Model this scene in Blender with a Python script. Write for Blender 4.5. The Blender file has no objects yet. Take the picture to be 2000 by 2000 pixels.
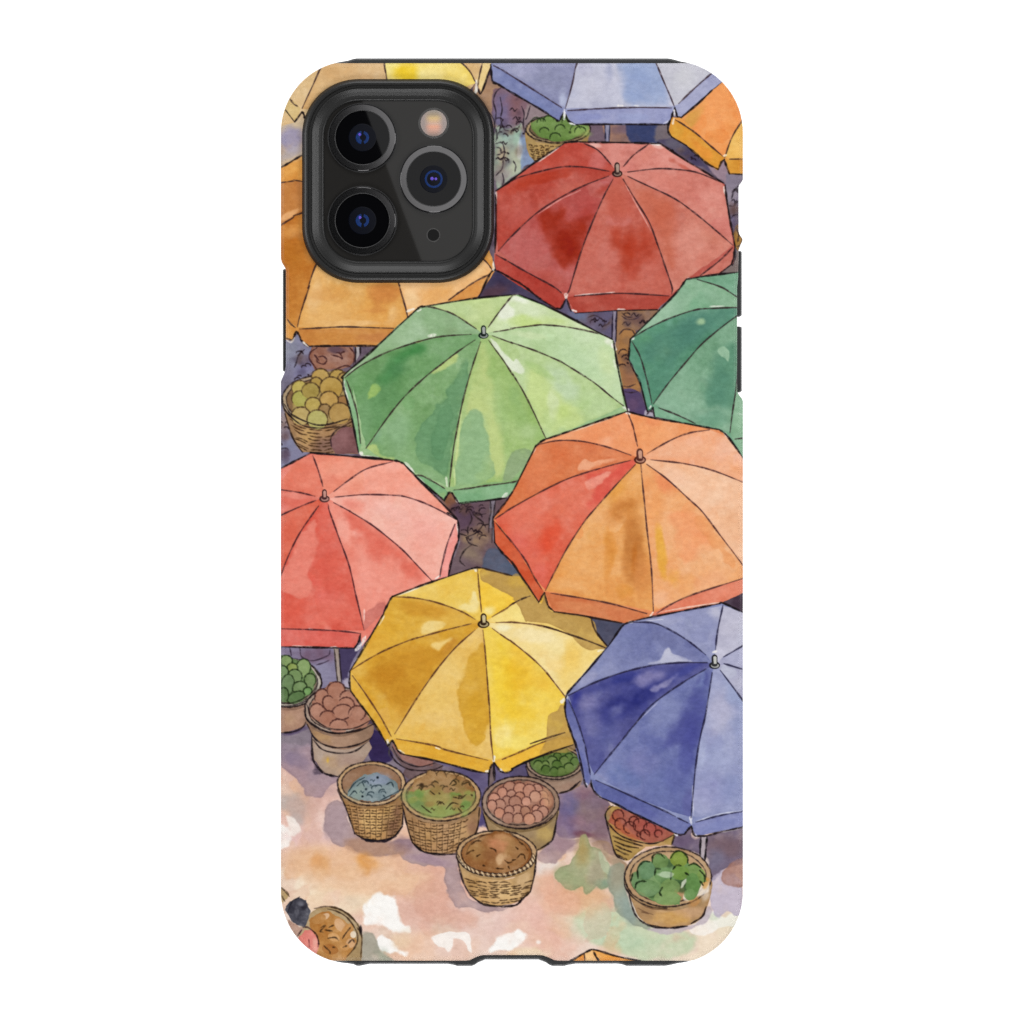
import bpy, bmesh, math, random
import numpy as np

random.seed(7)
rng = np.random.default_rng(11)
S = 0.0000918            # metres per unit of the artwork plan (one unit is about a tenth of a millimetre)
STEP = 1.0               # spacing of the print's colour samples, in plan units
X0, Y0, X1, Y1 = 540.0, 104.0, 1460.0, 1896.0
W = int((X1 - X0) / STEP) + 1
H = int((Y1 - Y0) / STEP) + 1
GX = (X0 + np.arange(W) * STEP).astype(np.float32)
GY = (Y0 + np.arange(H) * STEP).astype(np.float32)
K = 460.0 / 1932.0
ORG = dict(A=(540, 100), B=(1000, 100), C=(540, 560), D=(1000, 560),
           E=(540, 1000), F=(1000, 1000), G=(540, 1440), H=(1000, 1440))


def pts(s):
    """'C10,20 30,40 D5,6' -> list of plan points (each letter is one tile of the sketch grid)."""
    out, cur = [], None
    row = dict(A=0, B=0, C=1, D=1, E=2, F=2, G=3, H=3)
    prev_b = 0.0
    for tok in s.split():
        was = cur
        if tok[0].isalpha():
            cur, tok = tok[0], tok[1:]
        a, b = tok.split(',')
        fb = float(b)
        if was and cur in row and was in row and row[was] and row[cur] and row[was] != row[cur]:
            y = ORG[cur][1] + K * fb          # neighbouring tile rows overlap: never step backwards
            if row[cur] > row[was] and out and out[-1][1] > y - 2 and prev_b > 1840:
                out.pop()
            elif row[cur] < row[was] and fb > 1840 and out and y > out[-1][1] + 2:
                continue
        prev_b = fb
        if cur is None or cur == 'Z':
            out.append((float(a), float(b)))
        else:
            o = ORG[cur]
            out.append((o[0] + K * float(a), o[1] + K * float(b)))
    return out


def hexc(h):
    h = h.lstrip('#')
    return np.array([int(h[i:i + 2], 16) / 255.0 for i in (0, 2, 4)], np.float32)


# ------------------------------------------------------------------ noise
def vnoise(scale, seed, h, w, sx=1.0, sy=1.0):
    r = np.random.default_rng(seed)
    xs = np.arange(w) * STEP / (scale * sx)
    ys = np.arange(h) * STEP / (scale * sy)
    lat = r.random((int(ys[-1]) + 3, int(xs[-1]) + 3)).astype(np.float32)
    xi, yi = xs.astype(int), ys.astype(int)
    fx = (xs - xi).astype(np.float32); fy = (ys - yi).astype(np.float32)
    fx = fx * fx * (3 - 2 * fx); fy = (fy * fy * (3 - 2 * fy))[:, None]
    a = lat[yi][:, xi] * (1 - fx) + lat[yi][:, xi + 1] * fx
    b = lat[yi + 1][:, xi] * (1 - fx) + lat[yi + 1][:, xi + 1] * fx
    return a * (1 - fy) + b * fy


PAD = int(300 / STEP)


def fbm(scale, seed, oct_=4, gain=.5, sx=1.0, sy=1.0):
    n = np.zeros((H + PAD, W + PAD), np.float32); amp, tot = 1.0, 0.0
    for o in range(oct_):
        n += amp * vnoise(scale / 2 ** o, seed * 31 + o, H + PAD, W + PAD, sx, sy)
        tot += amp; amp *= gain
    n /= tot
    n -= n.mean(); n /= (n.std() + 1e-6)
    return n


N_BIG = fbm(110, 1, 4)
N_MID = fbm(42, 2, 4, .6)
N_FINE = fbm(13, 3, 3, .6)
N_EDGE = fbm(22, 4, 4, .6)
N_FIBRE = fbm(5, 5, 2, .6, 2.2, .8)
N_DRY = fbm(7, 6, 3, .7)
N_SOFT = fbm(26, 8, 3, .45)
N_GRAIN = fbm(9, 9, 3, .75, 1.35, .9)


class Box:
    __slots__ = ('x0', 'y0', 'x1', 'y1')

    def __init__(s, px, py, m):
        s.x0 = max(0, int((min(px) - m - X0) / STEP)); s.x1 = min(W, int((max(px) + m - X0) / STEP) + 2)
        s.y0 = max(0, int((min(py) - m - Y0) / STEP)); s.y1 = min(H, int((max(py) + m - Y0) / STEP) + 2)

    @property
    def ok(s):
        return s.x1 > s.x0 and s.y1 > s.y0

    @property
    def sl(s):
        return (slice(s.y0, s.y1), slice(s.x0, s.x1))


def nz(field, b, off=None):
    oy, ox = off if off else (0, 0)
    return field[b.y0 + oy:b.y1 + oy, b.x0 + ox:b.x1 + ox]


def roff():
    return (int(rng.integers(0, PAD)), int(rng.integers(0, PAD)))


# ------------------------------------------------------------------ distance fields
def smooth_curve(p, n=8, closed=False):
    p = [np.array(q, float) for q in p]
    if len(p) < 3 and not closed:
        a, b = p[0], p[-1]
        return [a + (b - a) * t for t in np.linspace(0, 1, n + 1)]
    out = []
    m = len(p)
    rngs = range(m) if closed else range(m - 1)
    for i in rngs:
        if closed:
            p0, p1, p2, p3 = p[i - 1], p[i], p[(i + 1) % m], p[(i + 2) % m]
        else:
            p1, p2 = p[i], p[i + 1]
            p0 = p[i - 1] if i > 0 else 2 * p1 - p2
            p3 = p[i + 2] if i + 2 < m else 2 * p2 - p1
        for t in np.linspace(0, 1, n, endpoint=False):
            out.append(.5 * ((2 * p1) + (p2 - p0) * t + (2 * p0 - 5 * p1 + 4 * p2 - p3) * t * t
                             + (3 * p1 - p0 - 3 * p2 + p3) * t ** 3))
    if not closed:
        out.append(p[-1])
    return out


def poly_sd(p, band=26.0, m=None):
    """signed distance (negative inside), clamped to +-band; returns (Box, sd)."""
    px = [q[0] for q in p]; py = [q[1] for q in p]
    b = Box(px, py, m if m is not None else 4)
    if not b.ok:
        return b, None
    xs = GX[b.x0:b.x1]; ys = GY[b.y0:b.y1]
    d2 = np.full((len(ys), len(xs)), band * band, np.float32)
    ins = np.zeros((len(ys), len(xs)), bool)
    n = len(p)
    for i in range(n):
        ax, ay = p[i]; bx, by = p[(i + 1) % n]
        # inside parity
        if ay != by:
            lo, hi = min(ay, by), max(ay, by)
            r0 = np.searchsorted(ys, lo, 'left'); r1 = np.searchsorted(ys, hi, 'left')
            if r1 > r0:
                xi = ax + (ys[r0:r1] - ay) * (bx - ax) / (by - ay)
                ins[r0:r1] ^= xs[None, :] < xi[:, None]
        c0 = np.searchsorted(xs, min(ax, bx) - band); c1 = np.searchsorted(xs, max(ax, bx) + band)
        r0 = np.searchsorted(ys, min(ay, by) - band); r1 = np.searchsorted(ys, max(ay, by) + band)
        if c1 <= c0 or r1 <= r0:
            continue
        X = xs[c0:c1][None, :]; Y = ys[r0:r1][:, None]
        ex, ey = bx - ax, by - ay
        L = ex * ex + ey * ey
        if L < 1e-9:
            continue
        t = np.clip(((X - ax) * ex + (Y - ay) * ey) / L, 0, 1)
        dd = (X - ax - t * ex) ** 2 + (Y - ay - t * ey) ** 2
        v = d2[r0:r1, c0:c1]
        np.minimum(v, dd.astype(np.float32), out=v)
    d = np.sqrt(d2)
    d[ins] *= -1
    return b, d


def sstep(e0, e1, x):
    t = np.clip((x - e0) / (e1 - e0), 0, 1)
    return t * t * (3 - 2 * t)


# ------------------------------------------------------------------ canvas
CAN = np.zeros((H, W, 3), np.float32); CAN[:] = hexc('F8F6F2')
IDB = np.zeros((H, W), np.int16)
MOTIFS = [None]                       # id -> (name, label)


def motif(name, label):
    MOTIFS.append((name, label))
    return len(MOTIFS) - 1


def put(b, a, col):
    v = CAN[b.sl]
    a3 = a[..., None]
    v += (col - v) * a3


def full(b, a):
    m = np.zeros((H, W), np.float32); m[b.sl] = a
    return m


def wash(p, col, clip=None, var=.05, edge=.10, rough=.9, alpha=1.0, soft=.8, ident=None, tint=.5):
    """a watercolour fill: mottled pigment, pooled darker at its rim."""
    if isinstance(p, str):
        p = pts(p)
    if isinstance(col, str):
        col = hexc(col)
    b, sd = poly_sd(p)
    if sd is None:
        return None
    o = roff()
    if rough:
        sd = sd + nz(N_EDGE, b, o) * rough
    a = sstep(soft, -soft, sd)
    if clip is not None:
        a = a * clip[b.sl]
    n = nz(N_BIG, b, o) * .6 + nz(N_MID, b, roff()) * .45 + nz(N_DRY, b, o) * .22
    lift = np.clip(n * var, -.16, .16)[..., None]
    c = np.where(lift > 0, col + (1 - col) * lift * 1.3, np.power(np.clip(col, .02, 1), 1 - lift * 2.4))
    pool = np.exp(-np.clip(-sd, 0, 30) / 2.6) * edge
    c = c * (1 - pool[..., None] * (1.15 - col) )
    v = CAN[b.sl]
    v += (c - v) * (a * alpha)[..., None]
    if ident is not None:
        IDB[b.sl][a > .5] = ident
    return full(b, a)


def blot(c, rx, ry, rot, col, a=.8, soft=6, clip=None, rough=5.0):
    """an irregular soft-edged patch of pigment (radii in tile units)."""
    if isinstance(c, str):
        c = pts(c)[0]
    if isinstance(col, str):
        col = hexc(col)
    rx *= K; ry *= K; soft = soft * 1.0
    m = max(rx, ry) + soft + 12
    b = Box([c[0]], [c[1]], m)
    if not b.ok:
        return
    X = GX[b.x0:b.x1][None, :] - c[0]; Y = GY[b.y0:b.y1][:, None] - c[1]
    t = math.radians(rot)
    u = (X * math.cos(t) + Y * math.sin(t)) / rx; v = (-X * math.sin(t) + Y * math.cos(t)) / ry
    r = np.sqrt(u * u + v * v)
    sd = (r - 1) * min(rx, ry) * .5 + (r - 1) * max(rx, ry) * .5
    sd = sd + nz(N_SOFT, b, roff()) * rough * .75 + nz(N_FINE, b, roff()) * rough * .12
    soft = soft * 1.35
    al = sstep(soft, -soft, sd) * a
    if clip is not None:
        al = al * clip[b.sl]
    al = al * np.clip(1 + .22 * nz(N_MID, b, roff()), .3, 1.0)
    put(b, al, col)


def patch(p, col, a=.8, soft=2.0, clip=None, rough=3.0, rim=.0):
    """polygonal patch of pigment with a ragged edge and optional hard dark rim."""
    if isinstance(p, str):
        p = pts(p)
    if isinstance(col, str):
        col = hexc(col)
    p = smooth_curve(p, 5, True)
    b, sd = poly_sd(p, m=10 + soft)
    if sd is None:
        return
    sd = sd + nz(N_SOFT, b, roff()) * rough * .6 + nz(N_FINE, b, roff()) * rough * .22
    soft = soft * (1.9 if soft >= 5 else .8)
    al = sstep(soft, -soft, sd) * a
    al = al * np.clip(1 + .16 * nz(N_MID, b, roff()), .3, 1.0)
    if clip is not None:
        al = al * clip[b.sl]
    c = np.broadcast_to(col, al.shape + (3,))
    if rim:
        pr = np.exp(-np.abs(sd + 1.2) / 2.0) * rim
        c = c * (1 - pr[..., None] * (1.1 - col))
    put(b, al, c)


def stroke(p, w=3.0, col='33262A', a=.9, taper=.5, wob=.5, smooth=True, clip=None, dry=.34, closed=False, aa=1.0):
    """an ink line of changing width."""
    if isinstance(p, str):
        p = pts(p)
    if isinstance(col, str):
        col = hexc(col)
    q = smooth_curve(p, 7, closed) if smooth else [np.array(t, float) for t in p]
    if closed:
        q = q + [q[0]]
    n = len(q)
    ph = rng.random(4) * 6.28
    qq = []
    for i, t in enumerate(q):
        s = i * .55
        qq.append((t[0] + wob * (math.sin(s + ph[0]) * .6 + math.sin(s * .37 + ph[1])) * .6,
                   t[1] + wob * (math.sin(s * .9 + ph[2]) * .6 + math.sin(s * .31 + ph[3])) * .6))
    ws = []
    for i in range(n):
        t = i / max(1, n - 1)
        e = min(1.0, min(t, 1 - t) * 6)
        ww = w * (1 - taper * (1 - e)) * (1 + .24 * math.sin(i * .7 + ph[1]) + .14 * math.sin(i * 1.9 + ph[2]))
        ws.append(max(.9, ww))
    px = [t[0] for t in qq]; py = [t[1] for t in qq]
    b = Box(px, py, w + 3)
    if not b.ok:
        return
    xs = GX[b.x0:b.x1]; ys = GY[b.y0:b.y1]
    cov = np.zeros((len(ys), len(xs)), np.float32)
    for i in range(n - 1):
        ax, ay = qq[i]; bx, by = qq[i + 1]
        m = max(ws[i], ws[i + 1]) * .5 + 2
        c0 = np.searchsorted(xs, min(ax, bx) - m); c1 = np.searchsorted(xs, max(ax, bx) + m)
        r0 = np.searchsorted(ys, min(ay, by) - m); r1 = np.searchsorted(ys, max(ay, by) + m)
        if c1 <= c0 or r1 <= r0:
            continue
        X = xs[c0:c1][None, :]; Y = ys[r0:r1][:, None]
        ex, ey = bx - ax, by - ay
        L = ex * ex + ey * ey + 1e-9
        t = np.clip(((X - ax) * ex + (Y - ay) * ey) / L, 0, 1)
        d = np.sqrt((X - ax - t * ex) ** 2 + (Y - ay - t * ey) ** 2)
        ww = (ws[i] * (1 - t) + ws[i + 1] * t) * .5
        cv = np.clip((ww - d) / (2 * aa) + .5, 0, 1).astype(np.float32)
        v = cov[r0:r1, c0:c1]
        np.maximum(v, cv, out=v)
    cov *= a * np.clip(1 + dry * .6 * nz(N_DRY, b, roff()) - dry * .2, .25, 1)
    if clip is not None:
        cov = cov * clip[b.sl]
    put(b, cov, col)


def ell(cx, cy, rx, ry, rot=0.0, a0=0, a1=360, n=28):
    """arc points, plan units"""
    t = math.radians(rot); o = []
    for i in range(n + 1):
        a = math.radians(a0 + (a1 - a0) * i / n)
        u, v = rx * math.cos(a), ry * math.sin(a)
        o.append((cx + u * math.cos(t) - v * math.sin(t), cy + u * math.sin(t) + v * math.cos(t)))
    return o


INK = '221A1E'
RIB = '38242A'


def bleeds(poly, col, pm):
    """small blooms and back-runs inside one wash"""
    if pm is None:
        return
    px = [q[0] for q in poly]; py = [q[1] for q in poly]
    x0, x1, y0, y1 = max(min(px), 548), min(max(px), 1452), max(min(py), 115), min(max(py), 1885)
    g = np.random.default_rng(int(abs(x0 * 7 + y1 * 13)) % 99991)
    n = int(np.clip((x1 - x0) * (y1 - y0) / 1500, 5, 22))
    for i in range(n):
        x, y = g.uniform(x0, x1), g.uniform(y0, y1)
        iy, ix = int((y - Y0) / STEP), int((x - X0) / STEP)
        if not (0 <= iy < H and 0 <= ix < W) or pm[iy, ix] < .5:
            continue
        r = g.uniform(7, 24)
        c = np.power(col, g.uniform(1.12, 1.35)) if g.random() < .6 else col + (1 - col) * g.uniform(.12, .3)
        c = np.clip(c + g.normal(0, .012, 3), 0, 1).astype(np.float32)
        blot((x, y), r / K, r * g.uniform(.4, .9) / K, g.uniform(0, 180), c, g.uniform(.25, .5), g.choice([1.6, 4, 8]), pm, r * .32)


def umbrella(label, outline, apex, ribs, panels, hems=(), vals=(), lines=(), finial=None, base='888888',
             rib_w=2.8, ink=INK, rib=RIB, gleam=()):
    ident = motif('printed_umbrella', label)
    op = pts(outline)
    om = wash(op, base, rough=.5, ident=ident)
    ap = pts(apex)[0]
    R = {k: pts(v) for k, v in ribs.items()}
    for (pa, pb, extra, col, bl) in panels:
        poly = [ap] + [tuple(t) for t in smooth_curve(R[pa], 6)] + pts(extra) + [tuple(t) for t in smooth_curve(R[pb], 6)][::-1]
        pm = wash(poly, col, clip=om, rough=.6)
        bleeds(poly, hexc(col), pm)
        for q in bl:
            if q[0] == 'P':
                patch(q[1], q[2], q[3], q[4], clip=pm, rough=q[5] if len(q) > 5 else 3.0, rim=q[6] if len(q) > 6 else .20)
            else:
                blot(q[0], q[1], q[2], q[3], q[4], q[5], q[6], clip=pm, rough=q[7] if len(q) > 7 else 5.0)
    for v in vals:
        vm = wash(v[0], v[1], clip=om, rough=.5)
        for q in v[2:]:
            blot(q[0], q[1], q[2], q[3], q[4], q[5], q[6], clip=vm)
    for g in gleam:
        stroke(g[0], g[1], g[2] if len(g) > 2 else 'F4EFE8', .85, .7, .8)
    for k, v in R.items():
        if k.startswith('_'):
            continue
        stroke(v, rib_w, rib, .88)
    for h in hems:
        stroke(h, 3.0, rib, .85)
    for l in lines:
        stroke(l, 3.8, ink, .95, .4, .5, smooth=False if ' ' in l and l.count(' ') < 2 else True)
    if finial:
        fin(*finial)
    return om


def fin(p, h, w, tone='C9BDB4', dark='2A2224'):
    """the knob on top of a drawn umbrella; p = foot point, sizes in tile units"""
    x, y = pts(p)[0]; h *= K * .86; w *= K
    wash(ell(x, y, w * .60, w * .40), dark, rough=.3, edge=0, alpha=.92)
    wash(ell(x + w * .05, y + w * .02, w * .42, w * .24), tone, rough=.2, edge=0, alpha=.75)
    r = w * .31
    cap = [(x - r, y - 1)] + ell(x, y - h + r, r, r * 1.15, 0, 180, 360, 10) + [(x + r, y - 1)] + ell(x, y - 1, r, r * .6, 0, 0, 180, 6)
    wash(cap, dark, rough=.2, edge=0, alpha=.95)
    q = r * .58
    wash([(x - q * .4, y - 3)] + ell(x + q * .2, y - h + r * 1.15, q, q * 1.2, 0, 180, 360, 8) + [(x + q * 1.1, y - 3)], tone, rough=.15, edge=0, alpha=.9)


def fruit(x, y, rx, ry, col, ink='3B2A26', arc=(0, 360), a=1.0, w=2.4, rot=0):
    if col is not None:
        wash(ell(x, y, rx, ry, rot, n=16), col, rough=.3, edge=.07, alpha=a, var=.035)
    if arc:
        stroke(ell(x, y, rx, ry, rot, arc[0], arc[1], 10), w, ink, .85, .6, .3)

# =================================================================== the printed picture
def ground_wash():
    P, B = patch, blot
    wash('G-200,160 200,100 600,100 1500,100 H0,100 400,100 2100,300 2100,2100 0,2100 G-200,2100', 'EBD3C4', rough=6, soft=8, var=.05, edge=0)
    B('G1000,1150', 700, 420, 0, 'E6BBA5', .75, 26)
    B('G250,700', 330, 300, 20, 'E3BDB3', .8, 22)
    B('G300,380', 280, 160, 30, 'D9AFA2', .8, 18)
    B('G230,900', 250, 130, 0, 'E5C2BE', .7, 22)
    B('G420,1000', 330, 130, 0, 'E8C2A2', .85, 20)
    B('G180,1230', 260, 150, 0, 'F1E0C8', .85, 20)
    B('G520,1330', 330, 130, 0, 'F0DCC0', .9, 18)
    B('G560,1210', 260, 80, 0, 'EBC6A4', .7, 18)
    B('G1300,1200', 360, 220, 10, 'DFAE9A', .75, 24)
    B('G1230,1420', 300, 200, 0, 'E2B9AA', .8, 20)
    B('G1700,1500', 340, 180, 0, 'E6C6BD', .75, 22)
    B('G1250,1740', 420, 150, 0, 'EBC4A8', .85, 18)
    B('G1500,1700', 260, 120, 0, 'ECD2C8', .7, 16)
    B('H250,1300', 260, 330, 0, 'E7BFAE', .85, 22)
    B('H200,1560', 230, 200, 0, 'EAC0B2', .85, 20)
    B('H420,1260', 200, 160, 0, 'E5B399', .8, 18)
    B('H700,1330', 170, 130, 0, 'DDB592', .85, 16)
    B('H360,1700', 170, 180, 0, 'E9BBA8', .8, 18)
    B('H100,1790', 180, 60, 0, 'EFD8BB', .9, 10)
    B('H600,1500', 240, 130, 0, 'E4D7BE', .8, 20)
    P('H540,1440 700,1390 860,1400 980,1490 1130,1570 1330,1590 1440,1610 1510,1670 1490,1750 1380,1790 1200,1830 1000,1810 760,1720 600,1640 520,1540', 'C7D5B2', .92, 5, None, 5, .1)
    B('H900,1640', 260, 90, 10, 'BCD2B0', .8, 14)
    B('H640,1560', 150, 120, 0, 'D6D6BC', .7, 16)
    P('H1500,1560 1650,1490 1880,1480 1890,1700 1700,1830 1450,1850 1330,1840 1400,1790 1500,1750 1520,1680', 'F0DFC8', .95, 5, None, 4)
    P('H1460,1570 1640,1430 1740,1480 1800,1440 1900,1470 1890,1560 1700,1570 1560,1640', 'F8F4EE', .95, 3, None, 3)
    P('H1340,1610 1420,1640 1430,1660 1330,1660', 'DAB9A2', .6, 5)
    g = np.random.default_rng(5)
    for i in range(150):
        x, y = g.uniform(545, 1455), g.uniform(1500, 1885)
        r = g.uniform(8, 40)
        c = ['E6B894', 'DCA48A', 'E3C0A4', 'D8B09E', 'EBD2B2', 'E8C0B0', 'D9C3AA', 'E0A878'][int(g.integers(0, 8))]
        if x > 1220 and y > 1720:
            c = ['C2D0AC', 'D4D6B8', 'B4C8A6', 'E0D2B8'][int(g.integers(0, 4))]
        B((x, y), r / K, r * g.uniform(.4, .9) / K, g.uniform(0, 180), c, g.uniform(.2, .45), float(g.choice([1.6, 4, 9])), None, r * .3)
    # shade that the picture's baskets throw, painted with ragged wet rims
    B('G560,1000', 500, 120, 0, 'E9BF9A', .55, 20)
    B('G700,1120', 500, 160, 10, 'EBC39E', .5, 24)
    B('H560,1330', 200, 120, 0, 'E3B48A', .6, 14)
    P('G500,1180 760,1130 1000,1080 1180,1090 1280,1150 1250,1260 1100,1280 900,1250 700,1260', 'ECC8A8', .6, 8, None, 6, .12)
    P('G1140,1240 1300,1180 1380,1260 1400,1390 1560,1430 1640,1500 1500,1560 1300,1520 1150,1440', 'DDA994', .55, 6, None, 5, .2)
    P('H230,1120 330,1100 440,1240 560,1290 540,1420 420,1440 300,1380 240,1290', 'E7B49A', .6, 5, None, 5, .2)
    P('G120,960 300,940 460,960 420,1130 330,1160 180,1130', 'E6BA94', .5, 7, None, 5, .15)
    P('G-80,-40 360,-40 560,100 600,330 520,380 470,400 390,480 340,490 280,470 190,370 100,290 20,220', 'A58C98', .85, 3, None, 4, .2)
    B('G120,100', 120, 90, 0, '8E7F8E', .7, 12)
    B('G140,190', 120, 60, 20, '8C7C92', .7, 8)
    B('G330,420', 120, 60, 10, 'B49A9C', .6, 12)
    B('G400,330', 150, 70, 10, 'AE979E', .8, 10)
    B('G330,300', 60, 50, 0, '9F8A96', .7, 8)
    P('G40,480 180,490 230,560 210,690 150,690 80,600 40,570', 'B9B0AC', .75, 6, None, 4, .1)
    B('G230,560', 120, 110, 0, 'C9A79A', .5, 12)
    P('G405,560 560,540 640,800 860,860 1100,850 1250,960 1480,970 1490,1080 1560,1260 1650,1350 1800,1395 1900,1400 1850,1425 1620,1420 1480,1380 1390,1250 1370,1150 1385,1080 1330,1050 1200,1045 1070,1010 1010,950 900,980 760,975 650,930 600,905 470,870 430,790 390,720', 'B29A9C', .9, 2.5, None, 3.5, .22)
    B('G820,900', 230, 70, 5, 'B48C74', .8, 8)
    B('G480,700', 90, 140, 0, 'AE979C', .7, 8)
    B('G1050,880', 100, 60, 20, '8F7280', .7, 8)
    B('G1270,1010', 170, 40, 10, 'A98E9C', .7, 6)
    B('G380,1050', 60, 70, 0, 'D99A58', .75, 12)
    B('G330,1010', 40, 30, 0, 'DFA46C', .7, 8)
    B('G720,1010', 90, 45, 30, 'DF9F58', .8, 10)
    B('G740,1080', 40, 40, 0, 'D99850', .7, 8)
    B('G600,1110', 220, 50, 0, 'E8BF98', .6, 14)
    # bare paper
    P('G740,1350 800,1300 870,1275 940,1290 985,1330 985,1400 1010,1490 1050,1545 1090,1560 1090,1600 1010,1590 940,1600 890,1570 800,1545 730,1560 700,1520 720,1440', 'FAF8F4', .97, 4.5, None, 5)
    P('G20,735 80,750 105,790 100,850 60,880 20,890', 'FAF8F4', .95, 4.5, None, 5)
    P('G70,640 150,680 195,745 150,805 100,800 110,740', 'F5ECE4', .85, 4, None, 3)
    P('G830,1640 900,1650 950,1690 1045,1770 990,1765 930,1790 890,1760 860,1770', 'FAF8F4', .95, 4.5, None, 5)
    P('G1275,1665 1330,1600 1440,1600 1560,1610 1590,1660 1600,1760 1560,1750 1540,1660 1450,1640 1440,1710 1410,1760 1370,1730 1300,1710', 'F8F2EC', .92, 2, None, 3)
    P('G1755,1765 1800,1680 1890,1590 1960,1600 H100,1620 115,1660 90,1700 20,1730 0,1745 G1850,1745', 'FAF8F4', .96, 4.5, None, 5)
    B('H220,1680', 22, 18, 0, 'FAF8F4', .9, 2, None, 1)
    P('H210,1010 330,1000 370,1040 300,1090 210,1100', 'EDE6E2', .8, 6, None, 3)
    # grey green wash by the sketchy basket, bottom left
    P('G700,1620 800,1640 850,1740 950,1830 960,1860 690,1860', 'A9A596', .9, 4, None, 4, .12)
    B('G880,1800', 70, 40, 20, '8FA08A', .7, 8)
    P('G960,1620 1080,1600 1100,1700 1010,1730 960,1670', 'EBD0B0', .8, 6, None, 4)
    # right, behind the baskets
    P('H380,420 620,380 720,480 800,560 770,640 840,960 700,860 640,840 560,820 420,830 360,760', '8A7080', .95, 3, None, 3, .22)
    B('H480,560', 90, 110, 0, '6B689A', .8, 14)
    B('H450,740', 80, 90, 0, '77658E', .8, 12)
    B('H600,480', 60, 60, 0, '7C5268', .8, 10)
    B('H600,800', 130, 30, 5, '75445A', .8, 6)
    B('H640,600', 90, 60, 0, '8A766E', .7, 12)
    B('H560,700', 60, 50, 0, '9A7480', .6, 10)
    P('H210,940 330,800 400,830 560,830 500,900 440,960 350,1030 220,1000', 'B09698', .85, 3, None, 4, .15)
    B('H300,900', 90, 60, 0, 'A88C92', .6, 10)
    B('H330,800', 120, 120, 0, 'A08A94', .8, 12)
    B('H420,870', 120, 50, 0, 'A68890', .8, 10)
    B('H690,860', 120, 60, 0, 'A5867C', .8, 10)
    B('H750,700', 60, 160, 0, '8A7078', .8, 10)
    B('H690,530', 90, 60, 20, '84707E', .8, 10)
    P('H640,860 760,840 830,930 930,1020 940,1080 860,1090 760,960 700,930', 'A8876C', .9, 3, None, 3)
    P('H355,1140 400,1075 480,1050 490,980 540,900 560,820 615,810 640,900 720,930 760,1010 800,1060 800,1200 740,1240 690,1225 640,1275 590,1270 580,1220 490,1250 410,1220', 'A8AC86', .93, 2, None, 3, .22)
    B('H580,900', 50, 110, 0, 'B59A60', .75, 12)
    B('H700,1100', 60, 130, 10, 'A59C84', .7, 10)
    B('H460,1150', 90, 70, 0, '9DA87C', .7, 10)
    B('H760,1190', 50, 30, 0, '7F9C84', .7, 6)
    P('H705,960 730,940 770,1010 805,1060 800,1130 740,1080', 'C2CDAE', .9, 2, None, 2, .1)
    P('H800,1060 930,1040 930,1250 1000,1460 1130,1560 1060,1560 940,1500 860,1400 805,1250', '9FA896', .9, 3, None, 3, .2)
    B('H930,1400', 60, 110, -20, '92A59E', .7, 10)
    B('H870,1120', 60, 90, 0, 'A39A84', .7, 12)
    P('H1130,1570 1480,1530 1600,1400 1640,1440 1560,1540 1400,1600 1200,1600', 'C3B6BE', .85, 3, None, 3, .1)
    P('H1330,820 1470,730 1500,830 1890,740 1900,1010 1790,1060 1640,1170 1600,1000 1520,950 1310,880', '75687E', .96, 3, None, 3, .2)
    B('H1760,900', 130, 80, 0, '7E6468', .7, 14)
    B('H1400,860', 100, 50, 0, '6E5C78', .8, 8)
    B('H1680,1000', 60, 60, 0, '7B7890', .7, 8)
    P('H1640,1150 1730,1090 1890,1180 1890,1420 1830,1460 1760,1430 1700,1480 1640,1440 1620,1300', 'C6BCCD', .93, 2.5, None, 3, .15)
    P('H1730,1110 1800,1030 1900,1010 1900,1210 1780,1220 1720,1180', 'B08478', .92, 3, None, 3, .2)


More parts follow.
